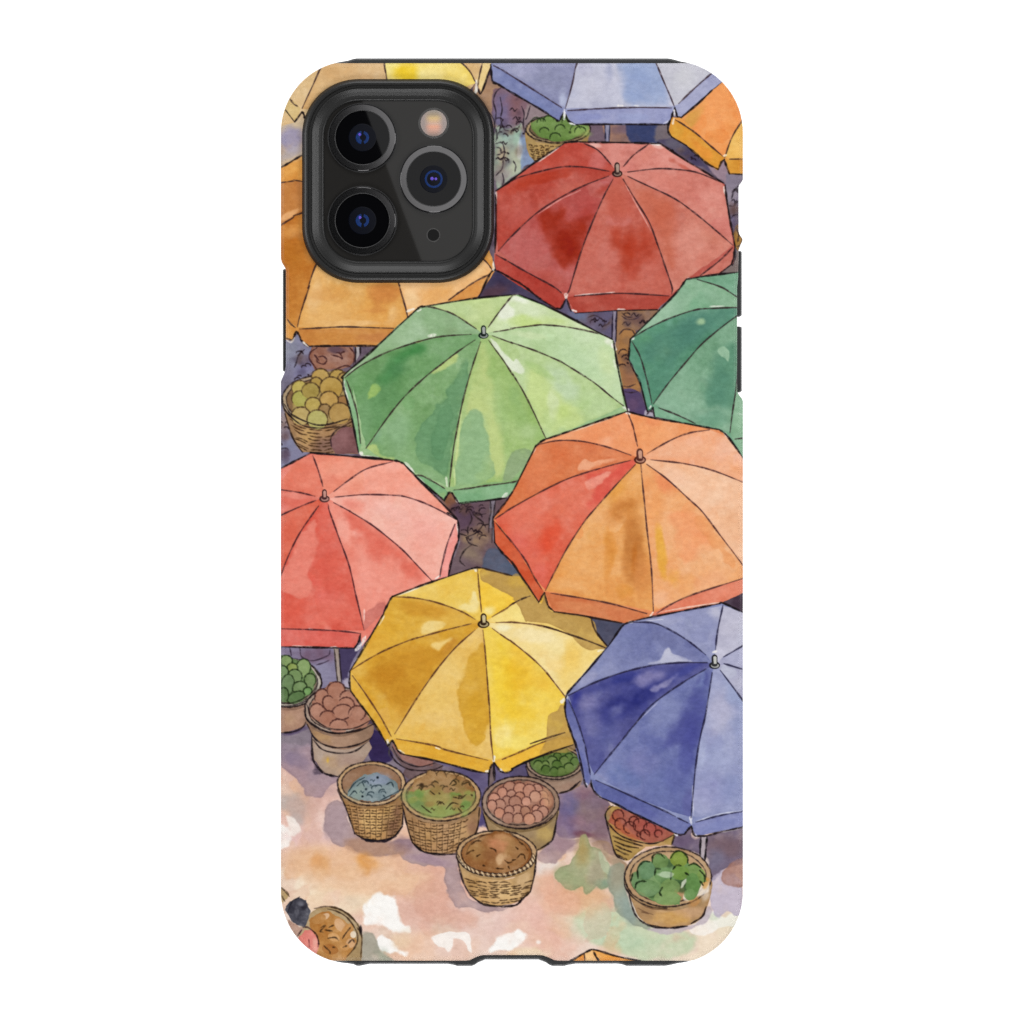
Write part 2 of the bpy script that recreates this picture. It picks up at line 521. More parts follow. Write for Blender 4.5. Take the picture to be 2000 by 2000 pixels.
def market_dark():
    """the shadowy market between and below the umbrellas"""
    P, B = patch, blot
    wash('A-40,-60 B1990,-60 H1990,-1500 H1990,660 300,660 G1932,840 300,840 -80,560 E-80,0', '736472', rough=4, soft=5, var=.08, edge=0)
    # top left, under the tan umbrella and around the camera
    P('A-20,480 300,480 300,1000 -20,1000', 'D3B792', 1, 3, None, 3)
    P('A-20,590 300,560 300,690 -20,690', 'CFBCA0', .8, 8, None, 4)
    B('A120,730', 130, 85, -10, '9A95B6', .95, 10)
    B('A60,690', 60, 50, 0, 'A8A0B4', .7, 10)
    B('A90,860', 110, 50, -25, 'B7AEB2', .85, 10)
    # right of the camera: people seen from behind
    P('A1620,280 1780,200 1900,330 1850,600 1760,620 1640,420', 'B08C6E', 1, 3, None, 3)
    P('A1780,320 1900,280 B30,300 140,420 110,520 20,640 A1900,660 1790,560', '8B6D78', 1, 2, None, 3, .2)
    B('A1860,470', 70, 120, 0, '76719A', .8, 12)
    B('A1820,600', 50, 50, 0, '6F739E', .7, 10)
    B('B30,420', 70, 70, 0, '8C5F60', .85, 10)
    P('A1800,640 1932,640 B90,600 90,980 0,1040 A1800,1120', 'A9B8A4', 1, 3, None, 3)
    B('B40,690', 50, 80, 0, 'A6CDB6', .9, 10)
    B('A1880,700', 60, 60, 0, '9FC2B8', .7, 10)
    B('B20,900', 70, 90, 0, 'BCC0A6', .8, 10)
    B('A1850,860', 40, 80, 0, 'B39C84', .8, 8)
    B('A1840,1020', 60, 60, 0, '9A8A8C', .8, 8)
    P('B70,700 110,680 180,890 110,950 70,960', '86A0C6', .95, 2, None, 2)
    B('B60,820', 18, 90, 0, 'DCE4E4', .6, 5)
    P('B120,440 420,500 640,620 560,760 130,720', '9C8A8C', .9, 4, None, 3)
    for s in ('A1790,590 1800,500 1780,420 1800,340 1840,300', 'A1835,380 1850,480 1840,560 1870,640 1900,650', 'B80,450 100,520 90,600 110,680',
              'B150,450 130,520 110,560', 'B0,650 40,640 70,600', 'A1800,640 1810,700 1800,740', 'A1860,560 1840,600 1830,660',
              'A1800,760 1850,750 1870,820 1850,880 1800,880', 'A1805,790 1835,800 1840,840 1810,850', 'A1860,880 1850,960 1800,1020',
              'A1850,1000 1865,1060 1850,1100', 'B10,900 30,940 25,990', 'A1740,500 1780,560 1790,640'):
        stroke(s, 2.6, '2F2730', .85)
    # under the pale blue umbrella
    P('B630,590 760,590 770,760 620,760', '776470', 1, 2, None, 2)
    P('B750,590 970,590 970,760 790,760', 'A57C68', 1, 2, None, 2)
    B('B900,640', 60, 25, 0, '6E5C74', .7, 8)
    P('B950,590 1230,590 1210,750 990,760', '3C4A78', 1, 4, None, 4, .1)
    P('B1190,590 1320,560 1330,720 1260,760 1180,730', '7C7074', .95, 4, None, 3)
    P('B1200,740 1300,720 1430,780 1600,920 1640,980 1560,960 1400,860', '57506C', 1, 3, None, 3)
    B('B1340,770', 70, 40, 20, '6F6A78', .8, 8)
    B('B1450,860', 60, 30, 40, '453E62', .8, 8)
    P('B1600,930 1740,890 1790,1000 1900,1010 1900,1090 1790,1090 1740,1080', '9F8894', 1, 3, None, 3)
    P('B1740,1080 1900,1060 1900,1900 1830,1900', '8A8090', 1, 3, None, 3)
    B('B1830,1350', 40, 120, 0, '66628A', .8, 10)
    B('B1800,1200', 40, 80, 0, 'A095A0', .7, 8)
    P('B1830,1440 1880,1420 1900,1560 1870,1640 1830,1580', 'A87C3C', 1, 2, None, 2, .2)
    P('B1790,1760 1850,1640 1900,1640 1900,1830 1700,1840', '857672', 1, 2, None, 2)
    for s in ('B1860,1100 1820,1150 1800,1210', 'B1780,1270 1820,1270 1850,1230', 'B1840,1450 1860,1500 1850,1560', 'B1870,1510 1895,1540 1875,1590 1850,1600',
              'B1840,1620 1830,1700 1810,1760'):
        stroke(s, 3, '2F2730', .85)
    # between brick red, green and amber
    P('A1760,1780 1932,1880 B0,1860 D130,0 360,180 150,110 60,50 C1932,70 1640,100', '514A62', 1, 2, None, 2)
    B('D20,10', 60, 30, 20, '474060', .8, 8)
    B('C1800,30', 90, 50, -20, '5C4450', .9, 8)
    B('A1830,1860', 60, 60, 0, '3E3A5A', .8, 8)
    # below brick red
    P('D340,160 400,160 450,70 480,200 840,190 840,440 700,380', '66607E', 1, 2, None, 2)
    B('D560,250', 60, 60, 0, '6F7FA0', .8, 10)
    B('D700,330', 80, 60, 20, '837C90', .7, 10)
    P('D855,190 1200,180 1100,330 980,420 1040,790 900,800 850,560', 'A27A56', 1, 2, None, 2)
    B('D1000,260', 90, 50, 0, '8E6A56', .7, 8)
    P('D880,400 930,350 1000,370 1010,430 960,480 970,600 1040,760 1040,880 910,850 870,600', 'AE7D4C', 1, 2, None, 2, .1)
    B('D960,720', 60, 100, 0, '9A6A50', .8, 10)
    P('D910,850 1040,870 1110,1030 950,1020', '5A4A70', 1, 2, None, 2)
    B('D1000,960', 50, 50, 0, '6E5470', .7, 8)
    P('D1090,1020 1160,990 1180,1070 1100,1070', 'B8B0BC', .9, 2, None, 1)
    wash('D825,195 855,195 850,470 822,460', 'A49CAA', rough=.4)
    for s in ('D830,205 826,330 822,450', 'D860,205 856,330 852,450', 'D880,390 920,350 980,355 1010,390', 'D900,240 950,268 1010,265 1060,230', 'D900,215 940,245 990,250',
              'D625,250 680,235 740,270 770,320', 'D740,330 780,310 800,290', 'D915,815 960,820 1015,800', 'D930,860 980,868 1030,860', 'D1105,1050 1130,1020 1150,1030', 'D1150,990 1165,1060'):
        stroke(s, 2.6, '3A2C34', .85)
    # left, under the amber umbrella
    P('C60,420 130,440 170,370 260,490 330,490 300,620 330,680 200,760 120,800 -20,900 -20,480', '8686A2', 1, 3, None, 3)
    B('C120,560', 70, 90, 0, '8E929E', .8, 12)
    B('C230,660', 90, 60, 0, '7C7AA4', .8, 10)
    B('C80,800', 70, 60, 0, '756E80', .8, 10)
    P('C-20,1000 60,1000 120,1220 230,1350 300,1360 -20,1500', '8487A4', 1, 3, None, 3)
    B('C60,1130', 60, 80, 0, 'AA8E80', .8, 10)
    B('C160,1380', 90, 40, -20, '8C8AA8', .7, 8)
    stroke('C230,515 185,560 165,620 145,660', 3.2, '2F2730', .9)
    # under the green umbrella: cobbles
    P('C1380,1750 1420,1690 1500,1780 1900,1730 1932,1760 1780,1932 E1780,120 1790,260 1932,430 1932,530 1680,465 1410,530 1500,240 1490,70 C1450,1870', '715A60', 1, 2, None, 2)
    B('C1420,1760', 50, 70, 0, '94603E', .9, 8)
    B('C1560,1830', 120, 70, 0, '5E485C', .9, 12)
    B('E1560,70', 80, 90, 0, '604A5C', .8, 12)
    B('E1640,200', 120, 80, 0, 'A08468', .9, 10)
    B('E1600,350', 90, 70, 0, '94806E', .9, 10)
    B('E1520,430', 80, 50, 0, '7D6A70', .8, 10)
    P('E1690,420 1710,340 1770,295 1850,330 1932,430 1960,560 1700,470', '5C6A82', 1, 3, None, 2, .15)
    P('E1932,430 F70,530 0,530 E1900,520', '5A667C', 1, 2, None, 1)
    wash('C1752,1740 1800,1740 E1775,130 1745,130', '8F8690', rough=.4)
    for s in ('C1755,1745 1758,1850 E1745,60 1742,170', 'C1800,1745 1785,1850 E1775,60 1765,250', 'C1520,1800 1580,1840 1610,1900 E1600,60 1570,130 1570,190', 'C1580,1810 1630,1870 1720,1860', 'C1620,1870 1650,1900 1700,1932',
              'C1500,1850 1540,1825 1590,1850', 'E1610,20 1680,70 1690,110 1640,170 1555,210', 'E1555,210 1580,255 1650,280', 'E1600,270 1540,320 1505,395 1545,440', 'E1500,180 1560,195', 'E1690,110 1740,100'):
        stroke(s, 2.8, '2F2628', .85)
    for c, r, n, sd_ in (('D640,300', (34, 14), 9, 41), ('D1000,270', (24, 12), 6, 42), ('D950,620', (12, 34), 7, 43), ('B1420,850', (34, 14), 6, 44), ('C1600,1840', (36, 14), 10, 45),
                         ('E1620,180', (22, 30), 9, 46), ('B1840,1300', (8, 40), 7, 47), ('A1860,760', (14, 60), 12, 48), ('B60,560', (14, 40), 8, 49), ('C180,640', (24, 30), 7, 50), ('C60,1200', (10, 40), 5, 51)):
        p = pts(c)[0]
        g = np.random.default_rng(sd_)
        for i in range(6):
            B((p[0] + g.normal(0, r[0] * .6), p[1] + g.normal(0, r[1] * .6)), g.uniform(25, 60), g.uniform(15, 35), g.uniform(0, 180), ['5A4450', '6E5248', '4A4258', '7C6254'][int(g.integers(0, 4))], .45, 5)
        squiggles(p[0], p[1], r[0], r[1], n, 6.5, sd_, '2A1F26', 2.3)
    # slate gap between yellow, orange and blue
    P('F640,880 920,910 780,1110 700,1010', '50556C', 1, 2, None, 1)
    P('F1700,760 1900,650 1900,840', '4C3C4A', 1, 2, None, 1)
    # below the salmon umbrella
    P('E-20,1090 700,1090 620,1320 600,1480 300,1700 -20,1500', '8A84A0', 1, 3, None, 3)
    B('E320,1170', 150, 60, 0, '7C6276', .9, 8)
    B('E120,1150', 90, 40, 0, '8A7A92', .8, 8)
    B('E400,1330', 80, 80, 0, '8F8CA8', .8, 10)
    P('E510,1120 690,1100 720,1010 740,1010 600,1300 590,1360 530,1360', '4C4468', 1, 2, None, 2)
    stroke('E190,1120 210,1190 300,1220 420,1180 440,1130', 2.6, '3A2C3C', .8)
    stroke('E110,1120 120,1180', 2.6, '3A2C3C', .8)
    stroke('E330,1255 380,1240 430,1215', 2.6, '3A2C3C', .8)
    wash('E470,1120 510,1120 530,1400 495,1400', 'A8988E', rough=.4)
    stroke('E475,1125 488,1260 500,1395', 3, '2F2628', .9)
    stroke('E512,1125 522,1260 535,1395', 2.6, '2F2628', .9)
    P('E560,1370 620,1390 640,1470 560,1440', 'BDB4C0', .8, 3, None, 2)
    P('E760,1760 800,1790 900,1932 760,1960', '3C3464', 1, 2, None, 1)
    P('G760,-40 880,-20 950,180 780,200', '3B3262', 1, 2, None, 1)
    B('G840,60', 60, 60, 0, '3A2F58', .8, 8)
    P('E-20,1790 240,1730 300,1850 290,1960 -20,1960', '8E828C', 1, 3, None, 3)
    B('E120,1800', 120, 25, -12, '5A4C70', .8, 5)
    P('G1330,220 1700,270 1780,220 1830,290 1932,260 1932,340 1720,420 1680,600 1660,740 1610,780 1500,300', '6C648A', 1, 2, None, 2)
    B('G1680,700', 60, 90, 0, '56508A', .8, 8)
    B('G1560,290', 130, 40, 15, '564E78', .7, 6)
    P('H-20,260 110,220 180,310 0,320', '5A5478', 1, 2, None, 1)


def basket(label, rim, body, col, weave=None, inner='8A6A4C', fillc=None, rimw=1.0, hi=None, name='printed_basket', rot=0, fillr=(.86, .82), fill_off=0, shade=None):
    """rim = 'tile cx,cy', rx, ry (tile units); body = outline string below the rim"""
    ident = motif(name, label)
    (cx, cy), rx, ry = pts(rim[0])[0], rim[1] * K, rim[2] * K
    bp = smooth_curve(pts(body), 5, True)
    bm = wash(bp, col, rough=.5, ident=ident, edge=.16)
    ln = rng.random(9)
    x0 = min(q[0] for q in bp); x1 = max(q[0] for q in bp); y0 = min(q[1] for q in bp); y1 = max(q[1] for q in bp)
    blot(((x0 * .12 + x1 * .88), (y0 + y1) / 2), (x1 - x0) * .18 / K, (y1 - y0) * .6 / K, 0, hexc(col) * .78, .55, 8, bm)
    blot(((x0 * .92 + x1 * .08), (y0 + y1) / 2), (x1 - x0) * .10 / K, (y1 - y0) * .6 / K, 0, hexc(col) * .82, .45, 6, bm)
    if hi:
        for h in hi:
            blot(h[0], h[1], h[2], h[3], h[4], h[5], h[6], clip=bm)
    if weave:
        weave(bm)
    wash(ell(cx, cy + ry * .14, rx * .99, ry, rot), hexc(col) * .86, rough=.4, ident=ident, edge=.05)
    wash(ell(cx, cy, rx, ry, rot), rim[3] if len(rim) > 3 else col, rough=.4, ident=ident, edge=.05)
    im = wash(ell(cx, cy, rx * .88, ry * .86, rot), inner, rough=.5, ident=ident)
    fm = None
    if fillc:
        fm = wash(ell(cx, cy + fill_off * K, rx * fillr[0], ry * fillr[1], rot), fillc, rough=1.5, var=.09)
    stroke(ell(cx, cy, rx, ry, rot, 0, 360, 40), 3.0 * rimw, INK, .85, .2, .6)
    stroke(ell(cx, cy, rx * .88, ry * .86, rot, 0, 360, 40), 2.4 * rimw, INK, .75, .2, .6)
    return cx, cy, rx, ry, bm, fm


def weave_rows(y0, y1, xl, xr, tile, n, m, sag, shrink, col='46301E', vert=True, w=2.2, dash=.7):
    """woven courses between y0 and y1 (tile units)"""
    ox, oy = ORG[tile]

    def f(bm):
        for i in range(n):
            t = (i + .5) / n
            y = y0 + (y1 - y0) * t
            a = xl + shrink * t; b = xr - shrink * t
            for j in range(m):
                u0 = (j + .12 + .5 * (i % 2) * .3) / m; u1 = u0 + dash / m
                if rng.random() < .12:
                    continue
                q = []
                for u in (u0, (u0 + u1) / 2, u1):
                    x = a + (b - a) * u
                    q.append((ox + K * x, oy + K * (y + sag * (1 - (2 * u - 1) ** 2) + rng.normal() * 3)))
                stroke(q, w * 1.1, col, .85, .6, .3, clip=bm)
        if vert:
            for j in range(1, m):
                u = j / m
                q = []
                for t in (0, .35, .7, 1):
                    x = xl + shrink * t + (xr - xl - 2 * shrink * t) * u
                    q.append((ox + K * x, oy + K * (y0 + (y1 - y0) * t + sag * (1 - (2 * u - 1) ** 2))))
                stroke(q, w * .8, col, .55, .4, .4, clip=bm)
    return f


def heap(cx, cy, rx, ry, r, cols, n, seed, ink='43302A', arc=None, w=2.3, lift=0.0, asp=1.0):
    """fruit lying in a basket, drawn from the back row to the front row (plan units)"""
    g = np.random.default_rng(seed)
    P = []
    tries = 0
    while len(P) < n and tries < 3000:
        tries += 1
        u, v = g.uniform(-1, 1), g.uniform(-1, 1)
        if u * u + v * v > 1:
            continue
        x, y = cx + u * rx, cy + v * ry - lift * (1 - u * u)
        if all(((x - a) / 1.0) ** 2 + ((y - b) / .9) ** 2 > (r * 1.35) ** 2 for a, b in P):
            P.append((x, y))
    P.sort(key=lambda q: q[1])
    for x, y in P:
        rr = r * g.uniform(.72, 1.22)
        c = hexc(cols[int(g.integers(0, len(cols)))])
        a = arc if arc else (0, 360)
        fruit(x, y, rr * asp, rr, np.clip(c * g.uniform(.93, 1.07), 0, 1), ink, a, .95, w, g.uniform(-20, 20))


def squiggles(cx, cy, rx, ry, n, size, seed, ink='3B2D22', w=2.2):
    g = np.random.default_rng(seed)
    for i in range(n):
        a, r = g.uniform(0, 6.28), math.sqrt(g.uniform(0, 1))
        x, y = cx + math.cos(a) * r * rx, cy + math.sin(a) * r * ry
        s = size * g.uniform(.6, 1.3)
        k = g.uniform(0, 1)
        if k < .6:
            stroke(ell(x, y, s, s * .8, g.uniform(-30, 30), 190, 350, 7), w, ink, .85, .6, .3)
        elif k < .85:
            stroke([(x - s, y), (x - s * .3, y - s * .6), (x + s * .3, y + s * .2), (x + s, y - s * .4)], w, ink, .85, .6, .3)
        else:
            stroke([(x, y), (x + 1.2, y + .8)], w * 1.3, ink, .9, 0, 0)


def back_baskets():
    # behind the pale blue umbrella's edge: green fruit
    basket('basket of round green fruit printed under the pale blue umbrella', ('B378,640', 265, 112, 'A88F68'),
           'B112,655 200,740 375,765 560,740 640,650 600,800 560,900 180,900', 'BE9E66', weave_rows(760, 900, 130, 620, 'B', 8, 11, 12, 35, vert=False), inner='7A6A50')
    cx, cy = pts('B385,620')[0]
    wash('B160,640 150,590 200,555 300,520 420,500 620,560 630,640 540,700 440,740 330,740 220,700', '78984F', rough=1, var=.06)
    blot('B560,650', 60, 40, 0, '93B05C', .8, 6)
    for p, r in (('B265,660', 38), ('B395,640', 42), ('B355,710', 45), ('B200,580', 40), ('B300,570', 45), ('B520,640', 40), ('B450,580', 40), ('B240,580', 34), ('B560,660', 46)):
        x, y = pts(p)[0]
        stroke(ell(x, y, r * K, r * K * .9, 0, 170, 350, 10), 2.4, '2B3A22', .9, .5, .3)
    blot('B475,665', 8, 8, 0, '25301C', .9, 1.2, None, .5)
    # dark brown wares under amber
    ident = motif('printed_basket', 'brown mound of wares printed under the amber umbrella left of the pole')
    wash('C290,490 630,490 640,600 600,660 330,690 290,620 270,570', '96624E', ident=ident, var=.1)
    blot('C400,640', 90, 40, 0, 'A8745C', .8, 8); blot('C500,520', 70, 20, 0, '5F4A58', .8, 5)
    for s in ('C330,500 280,540 270,590 310,650 330,680', 'C330,580 340,620 390,635 410,600 385,570 345,575', 'C310,560 350,610', 'C450,560 510,575 540,590 520,545 490,540', 'C525,550 560,530', 'C600,500 640,560 630,640', 'C480,680 560,650 620,660'):
        stroke(s, 3, '47282A', .85)
    wash('C650,490 685,490 680,560 655,600', 'B4AEB0', rough=.3)
    stroke('C648,490 650,540 645,620', 3.4, '2A2226', .9); stroke('C688,490 686,560', 3, '2A2226', .9)
    # yellow fruit basket at the left edge
    basket('basket heaped with yellow fruit printed at the left edge under the amber umbrella', ('C345,930', 300, 200, 'B09A7C'),
           'C45,900 90,1020 300,1130 460,1130 640,1050 660,1340 640,1370 300,1360 200,1350 120,1220 70,1040', 'B48E66',
           weave_rows(1060, 1330, 90, 640, 'C', 10, 4, 80, 70, vert=False, w=2.3, dash=.8), inner='8F7050',
           hi=[('C430,1300', 160, 60, 0, '8A6A60', .8, 10), ('C250,1200', 60, 90, 0, 'CDA86C', .7, 10)])
    wash('C130,900 140,800 200,760 270,790 300,720 370,680 430,700 520,680 600,700 640,900 600,1080 430,1120 280,1110 130,1040', 'A88F56', var=.06)
    for x, y, r, c in ((500, 740, 65, 'BC9E5A'), (360, 740, 72, 'B99854'), (190, 830, 65, 'BFAE62'), (325, 790, 50, 'B69A56'), (560, 760, 60, 'B49456'), (450, 830, 95, 'BA9A54'), (195, 920, 70, 'AEA85A'),
                       (280, 855, 72, 'AE9A58'), (550, 960, 70, 'B0885A'), (430, 930, 76, 'C2A060'), (300, 970, 66, 'BAA45C'), (395, 1010, 50, 'AA8C60'), (520, 1040, 92, 'B8965A'), (200, 1060, 78, 'BCA468'), (335, 1090, 84, 'B8B06C')):
        p = pts('C%d,%d' % (x, y))[0]
        fruit(p[0], p[1], r * K, r * K * .95, c, '4E3A28', (150, 400), 1, 2.8)
    stroke('C60,960 130,1050 300,1128 430,1130 580,1085', 3, INK, .85)
    stroke('C45,900 70,1010 200,1130 330,1160 520,1150', 2.6, INK, .8)
    stroke('C70,1040 130,1230 215,1360', 3.2, INK, .85)
    wash('C450,1290 460,1230 500,1180 560,1150 640,1150 670,1370 480,1370', '8A6060', rough=1)
    blot('C560,1250', 60, 60, 0, '9A6C6C', .8, 8)
    stroke('C450,1310 445,1240 500,1170 580,1140', 3, '2F2226', .85)
    # small brown jar in the gap right of the green umbrella
    # right edge scrap is part of the ground picture


def front_left_baskets():
    # mango basket, cut by the left edge
    basket('basket of green mangoes printed at the left edge under the salmon umbrella', ('E95,1400', 275, 200, 'B4AA9C'),
           'E-20,1500 40,1595 200,1570 340,1480 250,1720 200,1770 40,1812 -20,1812', 'B5907A', None, inner='8A7A68',
           hi=[('E100,1690', 60, 40, 0, 'C2A080', .6, 8)])
    wash('E-20,1200 50,1175 130,1200 270,1240 320,1340 300,1460 200,1550 60,1560 -20,1540', '7A9660', var=.05)
    for x, y, rx, ry, rot, c in ((80, 1220, 50, 45, 0, '8CA468'), (220, 1280, 60, 75, 10, '8CA668'), (130, 1280, 44, 42, 0, '93A45A'), (50, 1320, 50, 60, 0, '789660'), (150, 1350, 60, 60, 0, '86A06A'), (275, 1380, 48, 56, 0, '809864'),
                                 (90, 1420, 55, 90, 10, '708C5C'), (190, 1440, 60, 50, -20, '7A965F'), (255, 1470, 36, 32, 0, '76A05C'), (160, 1520, 75, 45, -25, '6E8C5A'), (60, 1500, 40, 60, 0, '6A8656')):
        p = pts('E%d,%d' % (x, y))[0]
        fruit(p[0], p[1], rx * K, ry * K, c, '26331F', (120, 420), 1, 2.6, rot)
    stroke('E40,1590 140,1585 260,1540 350,1450 370,1390 330,1310 290,1260', 2.8, INK, .85)
    stroke('E40,1565 150,1560 270,1500 335,1420 335,1370', 2.2, INK, .7)
    stroke('E40,1812 130,1805 210,1770 250,1715', 3.6, INK, .9)
    # round barrel carrying a basket of eggs
    ident = motif('printed_barrel', 'pale round tub printed under the basket of eggs')
    bm = wash('E295,1850 760,1850 775,1932 G770,100 700,220 560,310 500,325 380,280 310,180 290,20', 'AE9684', ident=ident, edge=.15)
    blot('G450,200', 60, 40, 0, 'C4A070', .6, 8, bm); blot('G600,200', 110, 60, 0, 'A58478', .7, 12, bm); blot('G420,190', 12, 22, 0, 'D9B24E', .9, 2.5, bm, 1)
    blot('G560,270', 70, 40, 0, 'C2A180', .7, 8, bm)
    stroke('G290,-10 300,180 370,280 440,310 500,322', 4.2, INK, .95)
    stroke('G300,20 380,100 520,130 650,110 770,20', 3, INK, .85)
    stroke('G310,-20 400,60 530,90 660,70 760,-10', 3, INK, .85)
    basket('basket of brown eggs printed left of the yellow umbrella', ('E505,1625', 275, 190, 'B8A698'),
           'E230,1640 270,1720 400,1800 560,1810 780,1740 770,1860 640,1932 520,1945 400,1920 310,1840 250,1740', 'AC8A72', None, inner='A08672',
           hi=[('E370,1850', 80, 50, 0, 'C09A64', .7, 8), ('E560,1870', 120, 40, 0, 'B08E76', .6, 8)])
    wash('E300,1560 330,1480 410,1440 440,1400 520,1395 570,1470 640,1480 680,1560 770,1700 740,1760 600,1785 450,1770 300,1690', 'B5826C', var=.06)
    for x, y, rx, ry, rot, a in ((370, 1520, 56, 70, 10, (150, 330)), (490, 1460, 72, 68, 0, (170, 380)), (600, 1520, 80, 60, 0, (180, 330)), (430, 1570, 50, 64, -20, (120, 330)), (570, 1590, 70, 70, 20, (200, 390)),
                              (540, 1640, 82, 62, -10, (0, 360)), (330, 1640, 60, 70, 0, (140, 330)), (420, 1700, 70, 70, 30, (170, 290)), (660, 1660, 70, 70, 30, (150, 340)), (510, 1760, 75, 60, 0, (190, 350)), (690, 1650, 40, 60, 20, (250, 420))):
        p = pts('E%d,%d' % (x, y))[0]
        fruit(p[0], p[1], rx * K, ry * K, 'B8846E', '4C2C2A', a, .8, 2.8, rot)
    stroke('E235,1600 250,1700 380,1790 520,1815 680,1790 790,1740', 3.2, INK, .9)
    stroke('E250,1580 290,1680 400,1760 520,1785 660,1765 770,1710', 2.4, INK, .8)
    stroke('E250,1740 310,1850 390,1910 520,1935 660,1910 780,1850', 3.2, INK, .9)
    # low bowl behind, half hidden by the yellow umbrella
    ident = motif('printed_basket', 'low bowl printed under the left corner of the yellow umbrella')
    bm = wash('G910,70 960,40 1000,120 1150,160 1310,200 1370,230 1330,320 1080,340 1030,300 1060,260', '7F6A6C', ident=ident)
    wash('G955,60 1000,100 1150,150 1290,195 1280,230 1150,235 1030,190', '9C6E64', clip=None)
    stroke('G920,110 980,200 1080,260 1180,272 1290,265 1365,235', 2.8, INK, .85)
    stroke('G950,80 1000,170 1080,220 1180,240 1300,210', 2.6, INK, .8)
    stroke('G930,60 925,140 945,180', 3, '55504E', .8)


def front_baskets():
    HI = 'DDB67A'
    # peas under the yellow rim
    b = basket('basket of small green peas printed between the yellow and the deep blue umbrella', ('H350,205', 235, 140, 'A08874'),
               'H115,230 170,310 300,360 430,345 580,270 570,370 520,420 400,460 250,450 150,330', 'A88D7A', None, inner='6F6E4A', fillc='667C42', fillr=(.87, .83),
               hi=[('H450,400', 100, 40, -15, 'A6806C', .7, 8)])
    heap(b[0] + 4, b[1] - 2, b[2] * .70, b[3] * .62, 8.5, ['66803F', '728848', '5C763A'], 24, 5, '20301A', (185, 340), 2.2)
    stroke('H110,240 150,340 250,440', 2.8, INK, .8); stroke('H390,460 480,430 560,360', 4, INK, .95)
    # blue stuff
    b = basket('wicker basket holding bluish grain printed leftmost in the front row', ('G780,380', 280, 180, 'C7A67E'),
               'G505,420 560,500 700,550 860,550 1000,490 1045,430 1040,600 1020,740 960,820 850,850 740,840 660,800 620,720 560,560', 'B98D5C',
               weave_rows(545, 830, 545, 1040, 'G', 12, 9, 22, 55, w=2.0, dash=.8), inner='9A7458',
               hi=[('G790,700', 90, 130, 0, HI, .8, 10), ('G970,700', 60, 120, 0, '8C6450', .7, 8), ('G930,600', 40, 60, 0, 'E0BC78', .6, 6)])
    wash('G590,450 640,370 720,310 820,295 910,325 990,380 1000,450 900,510 780,530 650,510 590,480', '8C9A9C', rough=1.5, var=.10)
    blot('G650,470', 60, 40, 0, '93A498', .7, 6); blot('G800,470', 80, 30, 0, '76888E', .6, 6)
    blot('G700,400', 40, 60, 0, '9AA8A0', .7, 8); blot('G860,340', 90, 40, 0, '8C98B4', .7, 8)
    squiggles(*pts('G800,430')[0], 38, 18, 12, 5.5, 3, '33444C')
    for s in ('G590,450 640,380 720,330', 'G600,480 640,440 660,460', 'G660,400 700,370 720,400', 'G900,390 940,370 960,410', 'G850,520 950,470 1040,420'):
        stroke(s, 2.4, '26343C', .85)
    for p in ('G735,425', 'G705,485', 'G830,330'):
        blot(p, 9, 9, 0, '1C262E', .95, 1.0, None, .4)
    stroke('G500,430 560,560 640,790', 3, INK, .9); stroke('G640,790 740,840 850,848 960,820 1030,730', 4.2, INK, .95); stroke('G1030,730 1040,600', 3, INK, .9)
    stroke('G700,832 790,852 900,848 980,812', 5, '241E28', .9)
    # leafy greens and brown
    b = basket('wicker basket of green leaves and brown nuts printed second in the front row', ('G1350,480', 325, 205, 'BF9C70'),
               'G1030,530 1090,610 1230,680 1400,700 1560,660 1670,570 1650,750 1600,870 1480,945 1330,960 1200,930 1110,860 1070,720', 'BA9064',
               weave_rows(640, 940, 1060, 1570, 'G', 12, 10, 50, 45, w=2.0, dash=.85), inner='86684A', fillc='95985A', fillr=(.86, .82),
               hi=[('G1500,780', 90, 90, -10, 'CFA878', .8, 10), ('G1600,740', 40, 90, 0, '9A7058', .7, 8), ('G1250,800', 90, 80, 0, 'C29A62', .6, 10)])
    ccx, ccy = pts('G1350,450')[0]
    wash('G1100,440 1150,350 1250,290 1340,285 1480,300 1580,360 1620,430 1500,470 1300,420 1180,460', 'AA8458', rough=2, var=.1)
    blot('G1400,480', 190, 90, 0, '9A9058', .75, 10); blot('G1130,510', 75, 60, 20, '7C9658', .85, 8); blot('G1220,575', 60, 45, 20, '748E50', .8, 7); blot('G1500,540', 110, 60, 0, '8C9656', .8, 9)
    g = np.random.default_rng(77)
    for i in range(46):
        aa, rr = g.uniform(0, 6.28), math.sqrt(g.uniform(0, .9))
        x, y = ccx + math.cos(aa) * rr * 60, ccy + 8 + math.sin(aa) * rr * 34
        tint = ['A08A54', '8C9A52', '76964A', '9C7E4C', 'A49A62'][int(g.integers(0, 5))] if y > ccy - 4 else ['A8825A', '9A7A4C', 'B08E64'][int(g.integers(0, 3))]
        blot((x, y), 40, 26, g.uniform(-40, 40), tint, .8, 2.2, None, 2)
    blot('G1330,520', 90, 50, 0, 'A59458', .7, 8); blot('G1340,620', 110, 40, 0, '94A45C', .8, 6); blot('G1190,390', 20, 20, 0, '3A2A20', .9, 2, None, 1)
    blot('G1550,620', 60, 30, -30, '98A860', .8, 5)
    for x, y in ((1270, 300), (1350, 310), (1430, 320), (1510, 340), (1560, 390)):
        p = pts('G%d,%d' % (x, y))[0]; stroke(ell(p[0], p[1], 9, 8, 0, 170, 360, 8), 2, '4A3826', .8, .6, .2)
    squiggles(ccx, ccy + 8, 60, 32, 20, 5.5, 9, '4A3C28')
